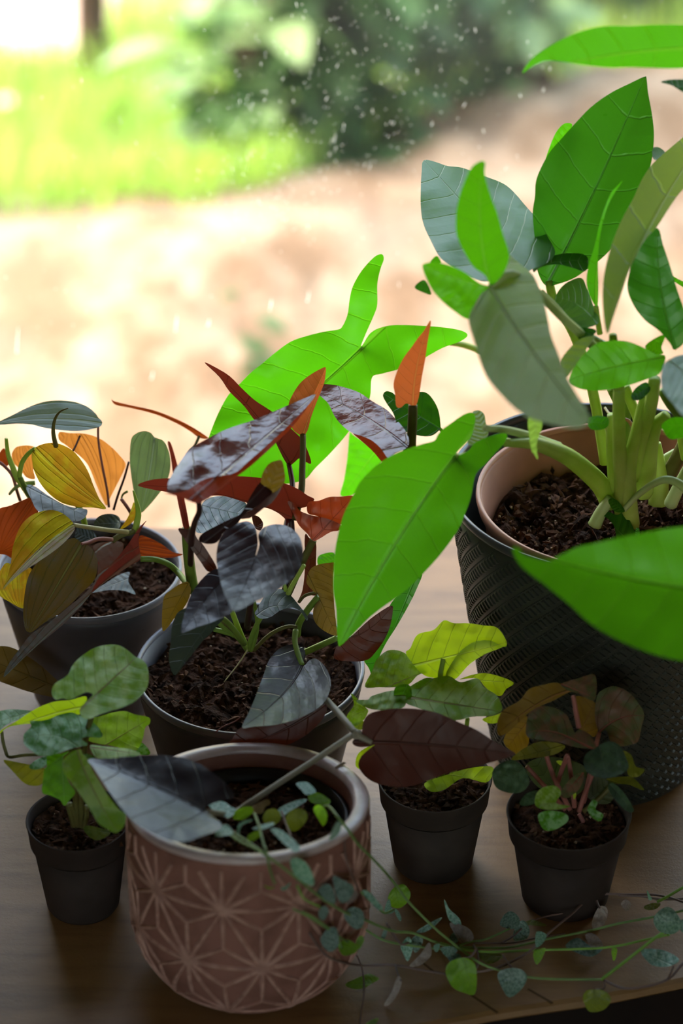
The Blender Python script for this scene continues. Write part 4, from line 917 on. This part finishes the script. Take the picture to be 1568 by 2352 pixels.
# stalks
for s, r0, r1, y0, y1, m, b in (
    ('500,1135 600,1142 700,1165 790,1195 900,1235', 7, 9, yF - .075, yF - .04, 'petiole_pale', .0),
    ('610,1215 720,1215 800,1225 950,1290 1090,1405 1150,1480 1175,1530', 8, 20, yF - .07, yF - .015, 'petiole_lime', .2),
    ('1225,915 1222,1060 1228,1300 1240,1420 1245,1600', 12, 17, yF - .04, yF - .025, 'petiole_lime', .0),
    ('1185,1065 1183,1200 1195,1400 1215,1560', 10, 12, yF - .028, yF - .020, 'petiole_lime', .1),
    ('1415,870 1400,980 1370,1100 1335,1250 1315,1400', 12, 13, yF - .04, yF - .015, 'petiole_lime', .1),
    ('1255,910 1290,1000 1320,1070 1345,1150', 10, 10, yF + .0, yF - .005, 'petiole_lime', .0),
    ('1480,1065 1420,1120 1390,1230 1370,1380 1345,1480', 11, 21, yF - .03, yF - .012, 'petiole_lime', .0),
    ('1360,960 1335,1060 1310,1180 1280,1330 1275,1480 1290,1660', 8, 16, yF - .03, yF - .03, 'petiole_lime', .1),
    ('1420,1215 1430,1320 1440,1420 1435,1540', 11, 20, yF + .01, yF + .005, 'petiole_lime', .1),
    ('1600,1150 1550,1270 1490,1390 1450,1510', 13, 16, yF + .0, yF + .015, 'petiole_olive', .0),
    ('1620,1300 1560,1420 1500,1545', 10, 13, yF - .02, yF - .01, 'petiole_pale', .0),
    ('1620,1490 1540,1430 1470,1412 1400,1440 1320,1500 1250,1575', 10, 5, yF - .04, yF - .035, 'petiole_pale', .0),
    ('1440,1330 1480,1295 1530,1265', 10, 8, yF + .02, yF + .02, 'petiole_pale', .0),
    ('1180,1510 1130,1580 1090,1660', 10, 13, yF - .028, yF - .03, 'petiole_pale', .0),
    ('1190,630 1200,760 1222,920', 8, 11, yF - .04, yF - .04, 'petiole_lime', .0),
    ('1190,910 1230,980 1250,1060 1250,1250', 14, 10, yF + .01, yF + .01, 'petiole_green', .3),
    ('1450,930 1500,1010 1580,1100', 8, 9, yF - .03, yF - .03, 'petiole_green', .0),
    ('800,400 870,470 960,570 1060,640 1150,690', 7, 8, yF - .02, yF - .03, 'petiole_pale', .0),
    ('1545,1050 1560,1200 1580,1300', 8, 8, yF - .01, yF - .01, 'petiole_lime', .0)):
    stem(pF, 5, s, r0 * 1.15, r1 * 1.25, y0, y1, m, 'stalk', bulge=b)
leaf(pF, 5, 'leaf_green', '1205,1700 1195,1660 1160,1620 1112,1592 1118,1572 1160,1582 1215,1602 1250,1585 1285,1640 1312,1700 1330,1760 1230,1770', (1270, 1740), (1112, 1578), yF - .045, .5, wav=.03)
leaf(pF, 5, 'leaf_green', '1165,1530 1185,1512 1220,1530 1255,1580 1230,1590 1195,1580', (1250, 1585), (1168, 1520), yF - .04, .5)
leaf(pF, 5, 'leaf_green_bright', '1312,1680 1330,1672 1335,1710 1328,1735 1312,1730', (1320, 1735), (1325, 1672), yF - .05, .3)
stem(pF, 5, '1148,1025 1165,1050 1180,1062', 3, 3, yF - .01, yF - .02, 'petiole_cream', 'shoot')
stem(pF, 5, '1250,1085 1275,1095 1300,1130', 3.5, 4.5, yF - .02, yF - .02, 'petiole_pink', 'shoot')

# ------------------------------------------------------------------ little lime green plant beside the pink planter
K = 6
leaf(pC, K, 'syng_lime', '418,455 450,410 540,350 580,270 650,200 760,130 880,105 960,115 1020,150 1080,200 1140,230 1182,290 1187,400 1160,480 1080,560 990,605 880,640 790,670 710,702 650,682 638,625 690,560 740,508 690,490 620,520 560,547 500,537 450,547 418,512',
     (785, 492), (1105, 195), yC - .01, .7, wav=.03, mid=('petiole_pink', .006), pet=('750,620 690,850 640,1200 620,1540', 6, 8, yC), petmat='petiole_olive')
leaf(pC, K, 'syng_yellow', '-10,830 0,800 40,770 130,720 250,640 350,590 450,560 560,550 680,520 692,560 655,620 640,665 560,655 470,672 380,712 250,737 130,752 50,775', (600, 620), (-10, 825), yC + .012, .1, under=True, M=(300, 680))
leaf(pC, K, 'syng_green', '-60,660 0,638 80,625 200,630 262,645 180,690 90,730 30,765 -10,800 -60,780', (230, 650), (-60, 740), yC + .02, .9)
leaf(pC, K, 'syng_green', '188,870 195,820 250,762 242,720 330,715 400,700 470,670 570,650 650,680 700,700 760,740 800,790 817,840 780,852 700,845 655,862 703,905 650,922 560,942 480,972 400,992 320,997 260,962 200,912',
     (565, 885), (195, 860), yC - .018, .75, M=(430, 790), wav=.04, fold=.1, pet=('575,980 600,1200 610,1560', 6, 8, yC - .003), petmat='petiole_olive')
leaf(pC, K, 'syng_lime', '712,705 800,680 900,650 1000,638 1080,665 1192,690 1197,740 1162,770 1142,860 1112,930 1082,952 960,932 880,912 800,902 722,882 690,852 817,842 790,780', (850, 905), (1197, 700), yC + .005, .4, wav=.03, mid=('petiole_pink', .005))
leaf(pC, K, 'syng_lime', '497,1060 520,1010 580,960 640,943 660,980 700,1020 740,1110 800,1210 870,1320 950,1420 1007,1470 990,1560 930,1613 870,1590 790,1540 740,1460 690,1380 620,1280 560,1200 510,1130', (625, 965), (935, 1613), yC - .035, .55, M=(680, 1180), wav=.03, fold=.08)
leaf(pC, K, 'syng_lime', '718,915 820,918 930,930 1040,943 1125,985 1000,1012 860,1017 770,1012', (740, 930), (1125, 985), yC - .015, 1.0)
leaf(pC, K, 'syng_green', '358,1100 420,1050 500,1000 512,1120 560,1220 602,1290 560,1345 515,1397 480,1352 400,1312 338,1292 345,1180', (500, 1020), (515, 1397), yC - .025, .2, under=True, wav=.04)
leaf(pC, K, 'syng_olive', '28,1035 100,1040 200,1060 340,1090 362,1120 337,1220 260,1237 190,1212 110,1130', (350, 1110), (28, 1035), yC + .0, .1, under=True)
leaf(pC, K, 'syng_green', '233,1082 290,1030 370,1000 402,1030 342,1090 270,1107', (390, 1020), (235, 1082), yC - .003, .7)
leaf(pC, K, 'syng_green', '1088,950 1120,890 1170,920 1202,982 1120,987', (1095, 950), (1200, 980), yC + .01, .4)
leaf(pC, K, 'syng_olive', '668,1572 720,1555 872,1600 860,1640 770,1672 700,1632', (870, 1610), (672, 1575), yC - .02, .5)
leaf(pC, K, 'syng_green', '660,990 700,980 750,1000 765,1020 700,1030', (690, 1010), (760, 1010), yC - .02, .6)
leaf(pC, K, 'syng_green', '375,1000 420,985 500,975 560,955 500,1010 430,1060 380,1090', (540, 970), (380, 1080), yC - .01, .3, under=True)
stem(pC, K, '15,800 22,870 42,950 75,1005 200,990 380,985', 4, 4, yC + .015, yC, 'petiole_olive', 'petiole')
for s in ('560,1380 600,1450 620,1560', '640,1300 650,1420 640,1560', '540,1380 570,1480 590,1560', '690,1400 690,1500 660,1570'):
    stem(pC, K, s, 6, 7, yC - .008, yC - .004, 'petiole_olive')

# ------------------------------------------------------------------ yellow green plant
K = 7
leaf(pB, K, 'syng_yellow', [('368,170 400,110 470,90 515,48 560,60 620,60 690,70 750,80 792,140 780,165 720,137 650,142 590,182 550,235 522,292 490,302 430,290 380,240 348,190', True, .15, 0.),
     ('792,155 780,165 720,137 650,142 590,182 550,235 522,292 545,300 572,302 630,240 700,195 760,172', False, .1, -.003)], (512, 215), (792, 145), yB + .02, .2, wav=.04, pet=('500,290 500,420 505,600 500,740', 6, 7, yB), petmat='petiole_lime')
leaf(pB, K, 'syng_lime', '168,340 200,270 220,220 270,180 330,185 380,220 442,267 400,290 360,330 300,342 230,342', (290, 330), (442, 267), yB + .012, .5, wav=.05, mid=('petiole_pink', .006))
leaf(pB, K, 'syng_lime', '128,400 180,397 200,380 280,358 340,360 347,420 300,442 220,442 170,430', (280, 345), (130, 402), yB + .0, .8, wav=.05)
leaf(pB, K, 'syng_lime', '368,370 400,320 480,300 540,293 590,320 662,303 690,340 750,380 772,442 720,467 640,472 570,487 480,462 400,432 348,410', (515, 410), (772, 450), yB - .012, .9, wav=.05, mid=('petiole_cream', .005))
leaf(pB, K, 'syng_yellow', '585,308 650,285 720,283 822,320 790,350 760,382 700,345 662,303', (640, 310), (822, 322), yB + .012, .3, under=True)
leaf(pB, K, 'syng_yellow', '685,482 750,462 777,450 762,492 720,502', (770, 455), (690, 485), yB - .006, .3)
leaf(pB, K, 'syng_lime', '88,470 120,420 108,368 170,430 182,452 150,500 110,512', (175, 440), (90, 480), yB + .005, .4)
leaf(pB, K, 'syng_yellow', '100,505 140,490 180,500 150,530 110,525', (180, 500), (100, 510), yB + .0, .5)
leaf(pB, K, 'syng_yellow', '128,690 135,640 170,610 212,595 180,640 160,700', (200, 600), (130, 690), yB - .02, .2)
leaf(pB, K, 'syng_yellow', '430,765 520,730 620,700 720,690 732,720 700,762 600,742 520,792 460,802', (500, 720), (700, 750), yB - .01, .4)
leaf(pB, K, 'syng_lime', '340,365 380,330 440,300 470,310 420,345 370,375 350,400', (460, 310), (345, 400), yB + .005, .4)
leaf(pB, K, 'syng_green', '300,345 360,330 375,380 350,410 320,440 300,420', (350, 340), (310, 430), yB - .004, .3, under=True)
for s in ('430,470 450,600 470,750', '560,480 540,620 500,750', '620,480 600,600 540,760', '300,440 380,600 450,750'):
    stem(pB, K, s, 5, 7, yB - .002, yB - .002, 'petiole_lime')

# ------------------------------------------------------------------ dusky pink plant
leaf(pA, K, 'syng_pink_olive', '750,520 755,480 780,440 850,400 890,350 960,330 1000,322 1040,330 1090,350 1080,362 1060,367 1000,400 940,425 900,447 860,482 820,522 780,552 755,552', (1060, 360), (755, 545), yA + .012, .3, M=(930, 390), under=True, wav=.03)
leaf(pA, K, 'syng_pink', '1030,328 1100,305 1170,284 1187,310 1187,370 1172,402 1110,372 1060,355', (1050, 335), (1180, 390), yA + .008, .6, wav=.04)
leaf(pA, K, 'syng_pink', '1190,380 1220,350 1270,338 1330,365 1370,410 1397,460 1385,520 1370,580 1330,597 1290,602 1250,582 1230,530 1200,542 1180,470', (1200, 540), (1397, 470), yA + .008, .35, M=(1290, 450), wav=.03, mid=('petiole_pink', .006), pet=('1190,580 1170,680 1130,850', 5, 6, yA), petmat='petiole_pink')
leaf(pA, K, 'syng_pink', '885,562 878,510 900,440 960,425 1020,440 1060,470 1090,540 1110,528 1150,545 1182,590 1177,613 1100,607 1030,587 960,577', (1060, 560), (885, 540), yA - .01, .7, M=(980, 520), wav=.04, fold=.12)
leaf(pA, K, 'syng_dusk', '1138,640 1180,610 1240,580 1290,600 1320,660 1327,700 1280,732 1220,742 1160,727 1133,690', (1200, 600), (1230, 742), yA - .012, .7, wav=.04)
leaf(pA, K, 'syng_dusk', '728,720 760,680 820,663 870,700 892,760 860,802 800,807 745,782', (870, 690), (750, 790), yA - .008, .4, wav=.04)
leaf(pA, K, 'syng_olive', '812,662 870,610 950,580 1050,600 1000,640 900,655', (1040, 600), (815, 660), yA + .0, .3, under=True)
leaf(pA, K, 'syng_lime', '918,862 923,810 960,780 1010,778 1032,810 1010,852 1072,866 1020,880 960,880', (1010, 850), (920, 862), yA - .028, .6, fold=.2)
leaf(pA, K, 'syng_green', '933,900 980,885 1050,898 1062,930 1010,967 960,972 935,935', (1050, 905), (950, 972), yA - .028, .4)
leaf(pA, K, 'syng_dusk', '848,852 880,810 932,798 922,850 870,864', (928, 820), (850, 855), yA - .018, .5)
leaf(pA, K, 'syng_dusk', '1238,790 1260,763 1310,810 1352,882 1330,892 1290,862', (1250, 775), (1350, 888), yA - .02, .5, fold=.2)
leaf(pA, K, 'syng_green', '1148,880 1170,838 1192,850 1182,878 1200,890 1218,905 1202,932 1170,917', (1180, 870), (1205, 930), yA - .025, .4)
leaf(pA, K, 'syng_olive', '1298,622 1340,640 1360,690 1400,705 1370,737 1330,732 1318,690', (1310, 640), (1400, 705), yA + .0, .4)
leaf(pA, K, 'syng_olive', '1230,745 1330,735 1370,760 1397,797 1330,772 1270,765', (1240, 750), (1397, 797), yA - .005, .5)
leaf(pA, K, 'syng_pink_olive', '778,575 830,490 880,468 892,560 880,610 850,640 815,625', (880, 500), (800, 600), yA + .018, .1, under=True)
leaf(pA, K, 'syng_pink', '1030,802 1080,740 1132,718 1112,790 1050,832', (1120, 730), (1040, 820), yA - .01, .4)
leaf(pA, K, 'syng_pink_olive', '1085,390 1130,385 1190,420 1200,500 1180,560 1150,545 1110,525 1095,470', (1120, 540), (1180, 400), yA + .016, .1, under=True)
leaf(pA, K, 'syng_dusk', '880,680 960,650 1060,660 1140,700 1130,790 1060,830 960,800 900,750', (1040, 840), (930, 690), yA + .008, .2, under=True)
leaf(pA, K, 'syng_dusk', '1130,740 1200,740 1270,770 1250,850 1180,850 1140,810', (1150, 840), (1240, 770), yA + .0, .3, under=True)
leaf(pA, K, 'syng_yellow', '1010,668 1030,665 1050,675 1030,686', (1012, 670), (1050, 675), yA + .001, .4)
leaf(pA, K, 'syng_yellow', '1083,800 1094,796 1098,820 1088,836', (1090, 835), (1090, 798), yA - .015, .2)
for s, m in (('1085,380 1095,440 1110,520', 'petiole_pink'), ('1060,640 1080,760 1090,870', 'petiole_pink'), ('880,690 960,780 1050,880', 'petiole_pink'), ('1180,700 1140,800 1110,890', 'petiole_pink'),
             ('950,590 1000,740 1070,880', 'petiole_pink'), ('1260,770 1200,830 1130,890', 'petiole_olive'), ('1010,790 1030,720 1060,640', 'petiole_pink'), ('1110,900 1130,940 1110,955', 'petiole_pink')):
    stem(pA, K, s, 5, 6, yA + .002, yA - .002, m)

# ------------------------------------------------------------------ string of hearts
def inpot(x, y, h=.094): return at_h(x, y, h).y
def front(x, gap=.006):                                   # depth just in front of the pink planter's wall
    xx = (x - 784) / FPX * 1.56 - cP.x
    return cP.y - math.sqrt(max(rP ** 2 - min(abs(xx), rP) ** 2, 0)) - gap
def heart(c, mat, s, P, T, y=None, h=None, tilt=.4, **kw):
    p = cv(c, P)
    if y is None: y = at_h(p[0], p[1], h + (.0095 if c == 10 else 0)).y
    return leaf(pS, c, mat, s, P, T, y, tilt, wav=kw.pop('wav', .04), dens=9, **kw)
S = 10
heart(S, 'heart_teal', '130,465 180,455 270,450 330,490 382,530 320,592 250,562 180,522', (350, 550), (130, 465), h=.105, tilt=.9)
heart(S, 'heart_green', '353,592 380,530 450,495 515,498 527,540 470,592 400,612', (400, 600), (520, 505), h=.103, tilt=.4)
heart(S, 'dry_leaf', '508,505 560,470 650,433 674,470 630,500 602,552 540,547', (610, 540), (650, 435), h=.095, tilt=.6) 
heart(S, 'heart_olive', '608,600 640,530 700,512 750,540 764,600 710,652 640,642', (690, 515), (700, 652), h=.103, tilt=.2)
heart(S, 'heart_teal', '738,522 820,470 940,430 992,440 900,502 820,552 770,582', (760, 570), (990, 440), h=.095, tilt=.9)
heart(S, 'heart_olive', '808,600 830,545 900,511 970,530 992,590 960,650 890,707 830,682', (900, 515), (885, 707), h=.108, tilt=.2, bow=.1)
heart(S, 'heart_teal', '893,300 940,283 1000,290 1062,350 1052,382 980,392 940,352', (980, 390), (895, 300), h=.110, tilt=.8)
heart(S, 'heart_green', '998,410 1050,377 1110,385 1187,440 1172,472 1080,472 1020,457', (1005, 420), (1185, 445), h=.106, tilt=.6)
heart(S, 'heart_green', '1043,512 1100,478 1150,530 1162,600 1130,662 1090,612', (1105, 482), (1130, 662), h=.110, tilt=.1)
heart(S, 'heart_teal', '198,747 230,690 290,647 342,690 352,732 280,747', (345, 710), (200, 747), h=.119, tilt=.9)
heart(S, 'heart_green', '473,782 500,730 580,700 592,740 540,782 490,797', (585, 715), (478, 790), h=.119, tilt=.5)
heart(S, 'heart_teal', '678,690 730,683 830,740 927,840 890,888 800,822 720,742', (690, 690), (920, 880), h=.122, tilt=.8)
heart(S, 'heart_teal', '518,682 600,650 702,630 692,660 600,692', (520, 682), (702, 640), h=.118, tilt=.9)
heart(S, 'heart_teal', '393,740 390,680 420,630 500,605 520,615 440,650 415,690 412,742', (515, 610), (400, 742), h=.118, tilt=.5)
heart(S, 'heart_teal', '848,950 900,931 960,960 1010,1020 1047,1110 1042,1177 970,1152 890,1092 853,1020', (870, 940), (1045, 1178), y=front(690, .012), tilt=.3)
heart(S, 'heart_dusk', '1178,772 1210,690 1250,618 1282,650 1262,730 1200,784', (1260, 625), (1185, 780), y=front(770, .010), tilt=.2)
heart(S, 'heart_dusk', '1213,1093 1290,1120 1392,1190 1352,1292 1280,1322 1230,1232', (1380, 1200), (1215, 1095), y=front(785, .012), tilt=.3)
heart(S, 'heart_dusk', '1068,1252 1120,1168 1190,1168 1232,1262 1222,1332 1130,1292', (1225, 1300), (1072, 1250), y=front(745, .010), tilt=.3)
heart(S, 'heart_mauve', '1315,1290 1345,1240 1410,1215 1425,1250 1385,1310 1340,1330', (1420, 1225), (1320, 1310), y=front(805, .016), tilt=.5)
heart(S, 'heart_teal', '1465,1210 1520,1225 1580,1290 1640,1370 1600,1380 1530,1310 1480,1255', (1468, 1215), (1620, 1385), y=front(830, .012), tilt=.4)
heart(S, 'heart_green', '615,1165 640,1180 690,1188 705,1175 700,1195 650,1200', (705, 1180), (615, 1165), y=front(610, .006), tilt=.5)
heart(S, 'heart_teal', '765,1190 800,1180 845,1145 835,1180 800,1212 775,1210', (840, 1150), (770, 1200), y=front(650, .006), tilt=.5)
N = 9
heart(N, 'heart_green', '345,290 370,250 410,237 437,270 430,305 395,335 355,327', (375, 245), (395, 335), h=.035, tilt=.2, bow=.15)
heart(N, 'heart_teal', '340,310 352,300 360,335 370,350 350,360 330,350', (350, 300), (335, 352), h=.03, tilt=.3)
heart(N, 'heart_teal', '370,340 385,345 400,375 395,390 380,370', (372, 342), (398, 390), h=.028, tilt=.3)
heart(N, 'heart_teal', '578,298 600,340 640,378 647,416 600,387 584,340', (640, 405), (578, 298), h=.018, tilt=.2)
heart(N, 'heart_mauve', '600,396 650,405 690,430 697,467 650,482 620,442', (660, 480), (602, 398), h=.010, tilt=.3)
heart(N, 'heart_dusk', '600,455 640,420 645,460 620,482', (640, 470), (605, 460), h=.010, tilt=.3)
heart(N, 'heart_dusk', '808,402 830,360 860,350 890,380 880,417 840,420', (880, 410), (812, 395), h=.012, tilt=.5)
heart(N, 'heart_dusk', '863,452 880,400 910,388 932,425 920,462 880,477', (890, 395), (890, 477), h=.012, tilt=.3)
heart(N, 'heart_olive', '908,395 950,385 1004,409 930,406', (910, 395), (1004, 409), h=.010, tilt=.8)
heart(N, 'heart_mauve', '1193,382 1220,330 1252,335 1252,380 1215,437 1193,420', (1225, 330), (1205, 437), h=.012, tilt=.2)
heart(N, 'heart_dusk', '1080,492 1130,458 1180,490 1238,500 1190,537 1130,522', (1235, 500), (1082, 490), h=.006, tilt=.8)
heart(N, 'heart_mauve', '1163,448 1200,443 1238,492 1190,502', (1170, 450), (1236, 496), h=.010, tilt=.6)
heart(N, 'heart_green', '583,602 600,560 655,541 700,560 713,610 705,692 660,687 610,662', (655, 545), (700, 692), h=.026, tilt=.15, bow=.08, pet=('690,535 712,500', 2.5, 2.5, at_h(1095, 2178, .03).y), petmat='vine_mauve')
heart(N, 'heart_dusk', '798,612 830,588 890,587 922,620 900,670 850,707 820,672', (860, 585), (850, 707), h=.020, tilt=.15, bow=.1, pet=('840,560 820,530', 2.2, 2.2, at_h(1154, 2193, .02).y), petmat='vine_mauve')
heart(N, 'heart_olive', '1153,702 1175,675 1240,678 1270,715 1240,757 1185,767 1163,742', (1200, 672), (1190, 767), h=.012, tilt=.1, bow=.1, pet=('1240,670 1242,640', 2.2, 2.2, at_h(1388, 2254, .012).y), petmat='vine_mauve')
heart(N, 'heart_teal', '1392,515 1430,504 1500,515 1552,550 1510,577 1440,572', (1530, 575), (1394, 515), h=.014, tilt=.9, pet=('1520,600 1505,630', 2.2, 2.2, at_h(1533, 2249, .010).y), petmat='vine_mauve')
heart(N, 'heart_dusk', '1446,380 1470,345 1510,331 1547,365 1562,410 1530,442 1480,437 1455,415', (1490, 440), (1510, 331), h=.018, tilt=.2, bow=.15)
heart(N, 'heart_dusk', '1545,400 1580,380 1600,420 1570,440', (1550, 410), (1600, 420), h=.016, tilt=.3)
heart(N, 'heart_green', '138,492 170,465 217,490 210,520 160,532', (215, 490), (145, 525), y=front(800, .010), tilt=.4)
heart(N, 'heart_green', '215,465 235,450 245,470 225,505 210,500', (240, 460), (215, 503), y=front(820, .012), tilt=.3)
heart(N, 'heart_dusk', '63,472 90,425 130,418 140,490 100,517', (75, 435), (105, 517), y=front(755, .009), tilt=.3)
heart(N, 'heart_dusk', '160,360 200,330 240,350 245,400 215,425 180,400', (240, 360), (170, 390), y=front(815, .012), tilt=.3)
heart(N, 'heart_dusk', '60,340 85,325 100,350 80,385 58,375', (90, 330), (65, 380), y=front(745, .008), tilt=.3)
heart(N, 'heart_green', '168,652 230,620 270,609 307,628 280,647 240,669 200,670', (245, 650), (170, 655), h=.008, tilt=.7)
heart(N, 'heart_mauve', '328,737 360,680 385,618 402,640 385,692 350,737', (390, 620), (330, 737), h=.016, tilt=.2)
heart(N, 'heart_teal', '398,490 430,454 447,500 427,557 405,520', (435, 458), (425, 557), h=.022, tilt=.2)
heart(N, 'heart_mauve', '433,577 480,525 515,478 524,530 480,572', (515, 485), (435, 577), h=.020, tilt=.3)
heart(N, 'heart_dusk', '440,470 470,445 490,460 480,500 455,520', (480, 450), (455, 520), h=.020, tilt=.3)
heart(N, 'heart_teal', '463,432 520,395 570,374 530,417 490,437', (465, 432), (570, 374), h=.024, tilt=.8)
heart(N, 'heart_green', '948,520 997,501 985,542 960,570', (985, 505), (960, 570), h=.012, tilt=.2)
heart(N, 'heart_teal', '960,434 1002,445 987,482 958,497', (965, 492), (970, 436), h=.014, tilt=.5)
heart(N, 'heart_teal', '563,502 610,494 632,515 590,540', (570, 500), (632, 515), h=.020, tilt=.8)
heart(N, 'heart_teal', '535,490 560,485 552,515 538,515', (555, 487), (540, 515), h=.020, tilt=.4)
heart(N, 'heart_olive', '718,525 800,523 822,540 760,567', (815, 535), (722, 530), h=.006, tilt=.8)
heart(N, 'heart_green', '1272,505 1295,505 1288,545 1278,552', (1283, 503), (1282, 552), h=.010, tilt=.2)
heart(N, 'heart_mauve', '1310,320 1330,300 1355,320 1335,348', (1335, 300), (1330, 348), h=.008, tilt=.3)
heart(N, 'heart_olive', '1405,330 1440,315 1475,318 1455,340 1420,343', (1470, 320), (1408, 332), h=.010, tilt=.7)
heart(N, 'heart_teal', '1418,262 1430,280 1440,300 1425,300', (1432, 300), (1420, 262), h=.012, tilt=.2)
heart(N, 'heart_green', '253,817 280,798 305,793 290,819', (300, 797), (255, 817), h=.002, tilt=.8)
heart(N, 'heart_dusk', '590,535 640,525 650,560 620,575', (645, 535), (600, 560), h=.006, tilt=.7)
heart(N, 'heart_dusk', '312,470 328,425 342,420 335,455', (338, 422), (315, 470), h=.03, tilt=.2)
def vine(c, s, hs, mat, r=3.0):
    p = pts(c, s) if isinstance(s, str) else s
    ys = []
    for (x, y), h in zip(p, hs): ys.append(front(x, .008) if h is None else at_h(x, y, h + (.0095 if h > .075 else 0)).y)
    return stem(pS, c, p, r, r * .85, ys, 0, mat, 'vine', sub=5, seg=7)
P8 = lambda s: pts(8, s)
P9 = lambda s: pts(9, s)
vine(9, P8('1170,480 1235,450 1290,510 1340,570') + P9('220,70 300,150 370,230 430,310 540,420 650,510 740,570 850,605 980,628 1230,632'),
     [.09, .112, .118, .112, .10, .08, .06, .045, .03, .022, .016, .012, .010, .010], 'vine_green', 3.4)
vine(9, P9('1230,632 1330,555 1480,440 1510,450'), [.010, .012, .015, .014], 'vine_lime', 4.0)
vine(9, P9('1240,635 1320,668 1420,660 1510,628 1568,565 1640,500'), [.010, .008, .008, .008, .010, .010], 'vine_mauve', 3.2)
vine(9, P8('640,560 720,590 800,640 900,690 1050,800 1200,920 1330,1000') + P9('240,380 360,430 450,440 580,490 700,500 850,498 1000,465 1180,430 1300,400 1460,370 1640,330'),
     [.09, .112, .118, None, None, None, None, .055, .035, .026, .016, .010, .008, .008, .008, .008, .010, .010], 'vine_green', 3.4)
vine(9, P9('560,480 660,508 780,517 940,510 1240,500 1420,465 1510,445'), [.016, .012, .010, .010, .010, .012, .014], 'vine_lime', 3.2)
vine(9, P9('580,608 715,600 820,575 940,510 1010,440 1100,365 1200,285 1340,280 1480,285 1640,335'), [.006, .008, .010, .012, .014, .014, .014, .012, .012, .012], 'vine_mauve', 3.2)
vine(9, P9('1300,282 1400,288 1500,300 1640,290'), [.012, .012, .012, .012], 'vine_mauve', 2.6)
vine(9, P9('1460,310 1500,290 1568,250 1640,215'), [.012, .014, .016, .018], 'vine_lime', 3.6)
vine(9, P9('-10,350 60,390 150,460 215,490'), [None, None, None, None], 'vine_green', 3.0)
vine(9, P9('20,440 60,500 110,545 220,572 370,572 480,592 580,608'), [None, None, None, .016, .012, .008, .006], 'vine_mauve', 3.2)
vine(9, P9('165,45 170,130 200,210 218,250'), [.105, None, None, None], 'vine_mauve', 2.4)
vine(9, P9('215,400 260,430 330,470 430,490 560,505 660,505'), [None, .03, .026, .02, .014, .012], 'vine_green', 3.0)
vine(9, P9('215,530 240,600 245,690 230,790 228,850'), [.03, .012, .008, .003, .003], 'vine_mauve', 2.2)
vine(9, P9('375,572 385,610 400,640'), [.012, .013, .015], 'vine_mauve', 2.4)
vine(9, P9('640,490 690,475 750,465 850,420'), [.010, .010, .010, .012], 'vine_green', 2.8)
vine(9, P9('700,480 850,480 960,460 1080,440'), [.006, .006, .006, .006], 'vine_mauve', 2.4)
vine(9, P9('900,400 1000,370 1120,345 1200,300'), [.008, .008, .008, .010], 'vine_mauve', 2.2)
vine(9, P9('815,480 860,455 900,420'), [.008, .008, .010], 'vine_mauve', 2.2)
vine(9, P9('1205,290 1215,320 1222,335'), [.014, .013, .013], 'vine_mauve', 3.0)
vine(9, P9('700,490 715,520 718,570 705,590'), [.012, .014, .014, .012], 'vine_mauve', 3.0)
vine(9, P9('340,400 370,450 400,485 430,480'), [.04, .03, .026, .024], 'vine_mauve', 3.0)
vine(9, P9('235,270 290,320 330,355 370,340'), [None, .045, .038, .034], 'vine_green', 3.4)
vine(8, '860,490 885,560 905,640 925,700 940,780 965,850', [.118, .121, .122, None, None, None], 'vine_green', 3.2)
vine(8, '740,580 820,630 920,700', [.113, .118, None], 'vine_teal' if 'vine_teal' in MATS else 'vine_green', 3.0)
vine(8, '1000,480 1030,560 1050,610', [.096, .104, .112], 'vine_mauve', 2.6)
vine(8, '1080,860 1120,930 1200,970', [None, None, None], 'vine_lime', 3.0)
vine(8, '1060,980 1130,1015 1200,1060 1280,1110 1310,1180', [None, None, None, None, None], 'vine_green', 3.0)
vine(8, '1110,450 1095,480 1080,530', [.11, .10, .09], 'vine_mauve', 2.6)
# chip on the planter's rim
v = [on_pink(math.radians(a), HP - .0012, o_) for a, o_ in ((38, .0006), (36, .0006), (34.5, -.0075), (36, -.0080), (38, -.001))]
v = [p + Vector((0, 0, .0020)) for p in v]; mesh('chip', v, [(0, 1, 2, 3, 4)], 'table_seam', planter, False)
